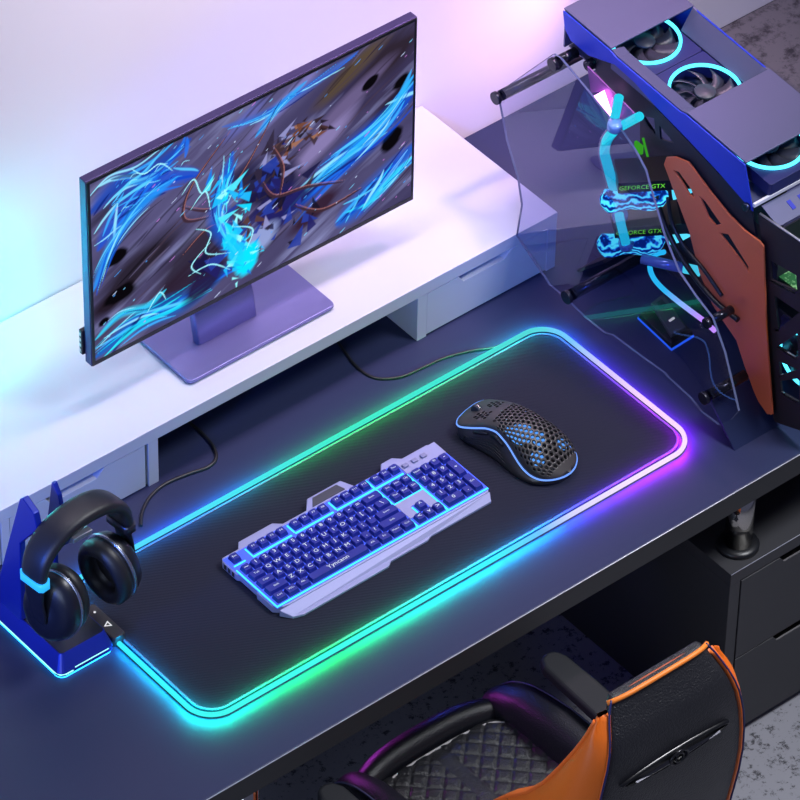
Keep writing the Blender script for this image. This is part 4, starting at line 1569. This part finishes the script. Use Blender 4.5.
# =============================================================== gaming chair
XC = -.082
chair = thing('gaming_chair', 'black and orange gaming chair with quilted seat pushed up to the desk', 'chair', (XC, -.38, FLOOR))
M_SEATBLUE = mat('black leather bolster', (24, 25, 32), .40, bump=(520, .55, .0010))
# quilted seat pad
b = B()
NU, NV = 150, 190
x0, x1, y0, y1 = XC - .108, XC + .108, -.560, -.205
V = []
for j in range(NV + 1):
    row_ = []
    for i in range(NU + 1):
        u, v = i / NU, j / NV
        x, y = x0 + (x1 - x0) * u, y0 + (y1 - y0) * v
        w_ = abs(x - XC)
        fr = 0 if y < -.235 else (y + .235) / .03
        edge = max(0., (w_ - .080) / .028)
        corner = max(0, fr) ** 2 * .007
        yy = y - max(0, fr) * edge ** 2 * .022
        z = -.203 - corner - .004 * edge ** 2 + .012 * max(0, (w_ - .09) / .018) ** 2
        a, c = (x + y) / .0297, (x - y) / .0297
        q = min(abs((a % 1) - .5) * -2 + 1, abs((c % 1) - .5) * -2 + 1)
        if w_ > .0105:
            z += .0032 * min(1, q * 2.6) ** .6
        else:
            z += .0022 * math.cos(w_ / .0105 * 1.2)
        row_.append(b.verts.new((x, yy, z)))
    V.append(row_)
for j in range(NV):
    for i in range(NU):
        b.faces.new((V[j][i], V[j][i + 1], V[j + 1][i + 1], V[j + 1][i])).smooth = True
edge_ring = [V[0][i] for i in range(NU + 1)] + [V[j][NU] for j in range(1, NV + 1)] + [V[NV][i] for i in range(NU - 1, -1, -1)] + [V[j][0] for j in range(NV - 1, 0, -1)]
low = [b.verts.new((v.co.x, v.co.y, -.245)) for v in edge_ring]
for i in range(len(edge_ring)):
    j = (i + 1) % len(edge_ring)
    b.faces.new((edge_ring[i], low[i], low[j], edge_ring[j]))
b.faces.new(low)
seat = build('seat', b, M_LEATHER, chair)
b = B()                                              # pale piping round the front of the pad
pp = [(XC - .104, -.33, -.197), (XC - .1055, -.27, -.200), (XC - .101, -.232, -.203), (XC - .085, -.214, -.206), (XC - .05, -.2065, -.208), (XC, -.205, -.208),
      (XC + .05, -.2065, -.208), (XC + .085, -.214, -.206), (XC + .101, -.232, -.203), (XC + .1055, -.27, -.200), (XC + .104, -.33, -.197)]
sweep(b, smooth_path(pp, 6), circle(.0016, 8))
build('piping', b, mat('grey piping', (170, 166, 166), .5), seat)
b = B()                                              # rounded front roll
rr = []
for k in range(21):
    s = -1 + 2 * k / 20
    x = XC + s * .118
    yc, zc = -.179 - .020 * abs(s) ** 3, -.211 - .003 * s * s
    r_ = .0205 * (1 - .25 * abs(s) ** 6)
    rr.append([Vector((x, yc + r_ * math.cos(a) * .95, zc + r_ * math.sin(a) * 1.05)) for a in [2 * math.pi * i / 16 for i in range(16)]])
loft(b, rr)
build('front_roll', b, M_SEATBLUE, chair, smooth=True)
for sgn in (-1, 1):
    b = B()
    rr = []
    for y, xw, zt, hw in ((-.168, .118, -.212, .010), (-.175, .121, -.196, .019), (-.195, .125, -.178, .025), (-.235, .128, -.158, .028), (-.30, .130, -.146, .029), (-.37, .131, -.146, .029), (-.43, .130, -.150, .028), (-.50, .126, -.158, .026)):
        zb = -.250
        ring = []
        for i in range(16):
            a = 2 * math.pi * i / 16
            ca, sa = math.cos(a), math.sin(a)
            ring.append(Vector((XC + sgn * (xw + hw * math.copysign(abs(ca) ** .7, ca)), y, (zt + zb) / 2 + (zt - zb) / 2 * math.copysign(abs(sa) ** .8, sa))))
        rr.append(ring)
    loft(b, rr)
    bo = build('seat_bolster', b, M_SEATBLUE, chair, smooth=True)
    b = B()
    sweep(b, smooth_path([(XC + sgn * (.136), -.172, -.205), (XC + sgn * .140, -.195, -.181), (XC + sgn * .143, -.235, -.161), (XC + sgn * .146, -.30, -.150), (XC + sgn * .147, -.37, -.150)], 5), circle(.0014, 6))
    build('seam', b, mat('blue grey seam', (60, 64, 96), .5), bo)
b = B(); box(b, XC - .105, XC + .105, -.52, -.20, -.262, -.246)
build('seat_base', b, M_BLACKPL, chair, bevel=.004)

# backrest: levels of (z, rear y, front y of the wing, half width)
LV = [(-.225, -.585, -.455, .098), (-.17, -.600, -.435, .104), (-.10, -.612, -.430, .110), (-.05, -.618, -.438, .115), (-.01, -.622, -.452, .119), (.03, -.626, -.482, .122), (.07, -.629, -.520, .123),
      (.11, -.631, -.548, .120), (.15, -.632, -.568, .114), (.18, -.631, -.581, .107), (.20, -.627, -.588, .101), (.215, -.621, -.592, .096), (.23, -.612, -.5945, .090), (.243, -.6045, -.5955, .084), (.254, -.599, -.5965, .0770)]


def lev(z):
    a = np.array(LV)
    return [float(np.interp(z, a[:, 0], a[:, k])) for k in (1, 2, 3)]


zz = np.concatenate([np.linspace(-.225, .20, 24), np.linspace(.21, .254, 9)])
b = B()
rr = []
for z in zz:
    yb, yf, w_ = lev(z)
    yfront = max(yb + .012, min(yb + .050, yf - .004))
    ring = []
    for s in np.linspace(-1, 1, 13):                  # rear face, slightly crowned
        ring.append(Vector((XC + s * (w_ - .008), yb - .006 * (1 - s ** 4), z)))
    for s in np.linspace(1, -1, 13):
        ring.append(Vector((XC + s * (w_ - .008), yfront, z)))
    rr.append(ring)
loft(b, rr)
back = build('backrest', b, M_LEATHER, chair, smooth=False, bevel=.004)
for sgn in (-1, 1):
    b = B()
    rr = []
    for z in [z_ for z_ in zz if z_ < .240]:
        yb, yf, w_ = lev(z)
        x = XC + sgn * w_
        ym = (yb + yf) / 2
        o2 = .015 * math.sin(math.pi * min(1, max(0, (z + .10) / .33)))
        rr.append([Vector((x - sgn * .0075, yb + .001, z)), Vector((x - sgn * .001, yb + .002, z)), Vector((x + sgn * (o2 * .8 + .003), yb + .012 + .1 * (yf - yb), z)), Vector((x + sgn * (.006 + o2), ym, z)), Vector((x + sgn * .007, yf - .005, z)),
                   Vector((x + sgn * .002, yf, z)), Vector((x - sgn * .012, yf - .002, z)), Vector((x - sgn * .0260, yf - .008, z)), Vector((x - sgn * .034, max(yf - .03, yb + .008), z)), Vector((x - sgn * .0075, max(yb + .004, yf - .06), z))])
    loft(b, rr)
    wg = build('side_wing', b, M_ORANGE, chair, smooth=True)
    b = B()
    sweep(b, [(XC + sgn * (lev(z)[2] + .006), lev(z)[1] - .003, z) for z in zz if z < .236], circle(.0024, 8), scale=None)
    build('piping', b, M_PIPING, wg)
    b = B()
    sweep(b, [(XC + sgn * (lev(z)[2] - .0035), lev(z)[0] - .0012, z) for z in zz if z > -.1], circle(.0013, 8))
    build('seam', b, mat('dark blue seam', (26, 30, 90), .5), wg)
    b = B()
    z = .028
    yb, yf, w_ = lev(z)
    sweep(b, [(XC + sgn * (w_ + .0060), yf - .004, z + .004), (XC + sgn * (w_ + .0118), (yb + yf) / 2, z - .004), (XC + sgn * (w_ + .0112), yb + .016, z - .012)], circle(.0012, 6))
    build('stitch', b, mat('brown stitch', (110, 52, 24), .6), wg)
b = B()                                              # orange piping over the top of the back
tp = []
for s in np.linspace(-1, 1, 25):
    tp.append((XC + s * .0775, -.6035 + .006 * abs(s) ** 6 - .003 * (1 - s ** 4), .2555 - .006 * abs(s) ** 5))
sweep(b, tp, circle(.0031, 10))
build('top_piping', b, mat('bright orange piping', (244, 132, 40), .5), back)
b = B()
rr = []
for s in np.linspace(-1, 1, 13):
    x = XC + s * .074
    rr.append([Vector((x, -.601, .252 - .004 * abs(s) ** 5)), Vector((x, -.596, .2545 - .005 * abs(s) ** 5)), Vector((x, -.588 - .006 * s * s, .2505 - .008 * s * s)), Vector((x, -.586 - .006 * s * s, .240 - .008 * s * s)), Vector((x, -.598, .240))])
loft(b, rr)
build('head_band', b, mat('brown orange leather', (176, 84, 52), .45, bump=(600, .3, .0008)), back)
# glossy lens-shaped opening with an ornament on the rear of the back


def rear(x, z, out): return Vector((XC + x, lev(z)[0] - .006 * (1 - min(1, abs(x / (lev(z)[2] - .008))) ** 4) - out, z))


ZSL = .146
b = B()
loop_o, loop_i = [], []
for i in range(48):
    a = 2 * math.pi * i / 48
    ca, sa = math.cos(a), math.sin(a)
    loop_o.append(rear(.086 * math.copysign(abs(ca) ** .9, ca), ZSL + .0115 * math.copysign(abs(sa) ** 1.25, sa), .0003))
    loop_i.append(rear(.081 * math.copysign(abs(ca) ** .9, ca), ZSL + .0085 * math.copysign(abs(sa) ** 1.25, sa), .0040))
mid = [(p + q) / 2 + Vector((0, -.002, 0)) for p, q in zip(loop_o, loop_i)]
inn = [p + Vector((0, .0030, 0)) for p in loop_i]
loft(b, [loop_o, mid, loop_i, inn], caps=False)
b.faces.new([b.verts.new(p) for p in inn])
slot = build('slot_surround', b, mat('gloss black', (10, 10, 12), .28), back, smooth=True)
b = B()
for s in (-1, 1):
    rr = []
    for x, h_ in ((.010, .0058), (.022, .0040), (.045, .0026), (.066, .0012)):
        c = rear(s * x, ZSL - .001, .0044)
        rr.append([c + Vector((0, 0, -h_)), c + Vector((0, -.0022, 0)), c + Vector((0, 0, h_)), c + Vector((0, .001, 0))])
    loft(b, rr, smooth=False)
build('ornament_wing', b, mat('smoked metal', (70, 70, 76), .3, .9), slot)
b = B()
c = rear(0, ZSL, .0050)
A = []
sweep(b, [c + Vector((.0135 * math.cos(a), -.001, .0095 * math.sin(a))) for a in [2 * math.pi * i / 28 for i in range(28)]], circle(.0018, 8), closed=True)
sweep(b, [c + Vector((.006 * math.cos(a), -.002, .0075 * math.sin(a))) for a in [2 * math.pi * i / 20 for i in range(20)]], circle(.0013, 8), closed=True)
build('ornament_ring', b, mat('gloss black metal', (40, 40, 44), .15, .6), slot)
# armrests
for sgn in (-1, 1):
    b = B()
    pad_o = [(.160, -.440), (.164, -.300), (.166, -.243), (.172, -.229), (.186, -.224), (.198, -.229), (.204, -.243), (.206, -.300), (.202, -.440)]
    sh = -.020 if sgn > 0 else .012
    pts = [(XC + sgn * (x + sh), y) for x, y in pad_o]
    plate(b, pts if sgn > 0 else pts[::-1], -.138, -.119)
    ar = build('armrest', b, M_BLACKMAT, chair, bevel=.006, seg=4)
    b = B()
    box(b, *sorted((XC + sgn * .176, XC + sgn * .192)), -.36, -.32, -.262, -.1385)
    build('armrest_post', b, M_BLACKPL, ar, bevel=.002)
    b = B(); box(b, *sorted((XC + sgn * .09, XC + sgn * .192)), -.36, -.32, -.274, -.2625)
    build('armrest_bracket', b, M_BLACKPL, ar, bevel=.002)
# pedestal
b = B(); cyl(b, (XC, -.37, -.262), (XC, -.37, -.345), .016, 20); cyl(b, (XC, -.37, -.345), (XC, -.37, -.440), .0105, 20)
build('gas_lift', b, M_BLACKPL, chair)
for i in range(5):
    a = R(90 + 72 * i)
    d = Vector((math.cos(a), math.sin(a), 0))
    t = Vector((-d.y, d.x, 0))
    b = B()
    loft(b, [[Vector((XC, -.37, z0)) + d * r_ + t * w_ + Vector((0, 0, h_)) for w_, h_ in ((-k, -k * .8), (k, -k * .8), (k * .8, k), (-k * .8, k))] for r_, z0, k in ((.005, -.420, .017), (.08, -.430, .013), (.155, -.442, .009))], smooth=False)
    sp_ = build('base_spoke', b, M_BLACKPL, chair, bevel=.001)
    c = Vector((XC, -.37, FLOOR + .0140)) + d * .153
    b = B(); lathe(b, [(0, -.009), (.012, -.009), (.0138, -.005), (.0138, .005), (.012, .009), (0, .009)], c, t, 18)
    cyl(b, c + Vector((0, 0, .0)), c + Vector((0, 0, .018)), .004, 10)
    build('caster', b, M_BLACKPL, sp_)


# =============================================================== light
def area(name, loc, target, size, power, rgb, spread=180, sy=None):
    l = bpy.data.lights.new(name, 'AREA')
    l.energy = power
    l.color = rgb
    l.shape = 'RECTANGLE'
    l.size = size
    l.size_y = sy or size
    l.spread = R(spread)
    o = bpy.data.objects.new(name, l)
    COL.objects.link(o)
    o.location = loc
    o.rotation_euler = (Vector(target) - Vector(loc)).to_track_quat('-Z', 'Y').to_euler()
    return o


def spot(name, loc, target, power, rgb, angle, blend=.5, r=.05):
    l = bpy.data.lights.new(name, 'SPOT')
    l.energy = power
    l.color = rgb
    l.spot_size = R(angle)
    l.spot_blend = blend
    l.shadow_soft_size = r
    o = bpy.data.objects.new(name, l)
    COL.objects.link(o)
    o.location = loc
    o.rotation_euler = (Vector(target) - Vector(loc)).to_track_quat('-Z', 'Y').to_euler()
    return o


w = bpy.data.worlds.new('room')
SC.world = w
w.use_nodes = True
bg = w.node_tree.nodes['Background']
bg.inputs['Color'].default_value = (.55, .60, 1.0, 1)
bg.inputs['Strength'].default_value = .16

# unseen overhead key light over the desk, tipped away from the wall
area('unseen_overhead', (.1, .25, 2.0), (.05, -.15, 0), 1.0, 1.9, (.88, .93, .94), 120, .5)
# coloured wall washers, all above, beside or behind what stands on the desk
spot('cyan_wall_light', (-.42, .42, .19), (-.37, .512, .17), 6, (.0, .95, 1.), 150, 1., .02)
spot('pink_wall_light', (.80, .15, 1.3), (.46, .51, .22), 33, (1., .58, .90), 80, 1.)
spot('pink_glow_light', (.80, .34, .20), (.40, .512, .20), 3.4, (1., .52, .95), 130, 1., .01)
area('violet_wall_light', (.02, .26, 1.4), (.08, .512, .55), .8, 3.6, (.96, .80, .92), 80, .12)
# blue lamps from the left
spot('blue_stand_light', (-1.25, -.10, .42), (-.48, .10, .14), 36, (.03, .14, 1.), 24, .6)
spot('blue_edge_light', (-1.3, .10, .38), (-.23, .31, .32), 80, (.03, .12, 1.), 16, .6)
spot('blue_case_light', (-.35, -.75, .95), (.46, .13, .20), 44, (.05, .16, 1.), 25, .8)
# soft light from the left front
area('front_fill', (-1.35, -.65, .60), (-.15, .12, .03), .7, 7.5, (.56, .68, .92))
# added unseen spots under the desk, tinting the chair and cabinet
spot('under_desk_violet', (-.10, .12, -.15), (-.08, -.20, -.205), 2.0, (.80, .08, 1.), 55, .8, .02)
spot('under_desk_blue', (.10, .09, -.11), (.03, -.20, -.18), .8, (.06, .12, 1.), 45, .8, .02)
spot('under_desk_blue', (.20, .0, -.10), (.39, -.02, -.34), .22, (.05, .08, 1.), 60, .8, .02)
area('unseen_overhead', (1.0, -1.0, 2.3), (.08, -.62, -.1), .7, 12, (.93, .95, 1.), 70, .5)  # added overhead light to brighten the chair, floor and cabinet
# added unseen lamps over the pad rim, making its halo on cloth and desk
NR = 84
RIM_W = .042
for k in range(NR):
    q_ = (k + .5) / NR * len(rim)
    p_ = rim[int(q_)]
    t_ = rim[(int(q_) + 2) % len(rim)] - rim[int(q_) - 2]
    a_ = math.degrees(math.atan2(t_.y, t_.x))
    s_ = per(p_)
    l = bpy.data.lights.new('added_rim_halo', 'AREA')
    l.shape = 'RECTANGLE'
    l.size, l.size_y = TOT / NR * 1.05, .006
    l.energy = RIM_W * (1.25 if p_.y < -.1 else .8)
    l.color = tuple(float(np.interp(s_, ks, kc[:, c_])) for c_ in range(3))
    l.spread = R(170)
    o = bpy.data.objects.new('added_rim_halo', l)
    COL.objects.link(o)
    o.location = (p_.x, p_.y, .0145)
    o.rotation_euler = (0, 0, R(a_))
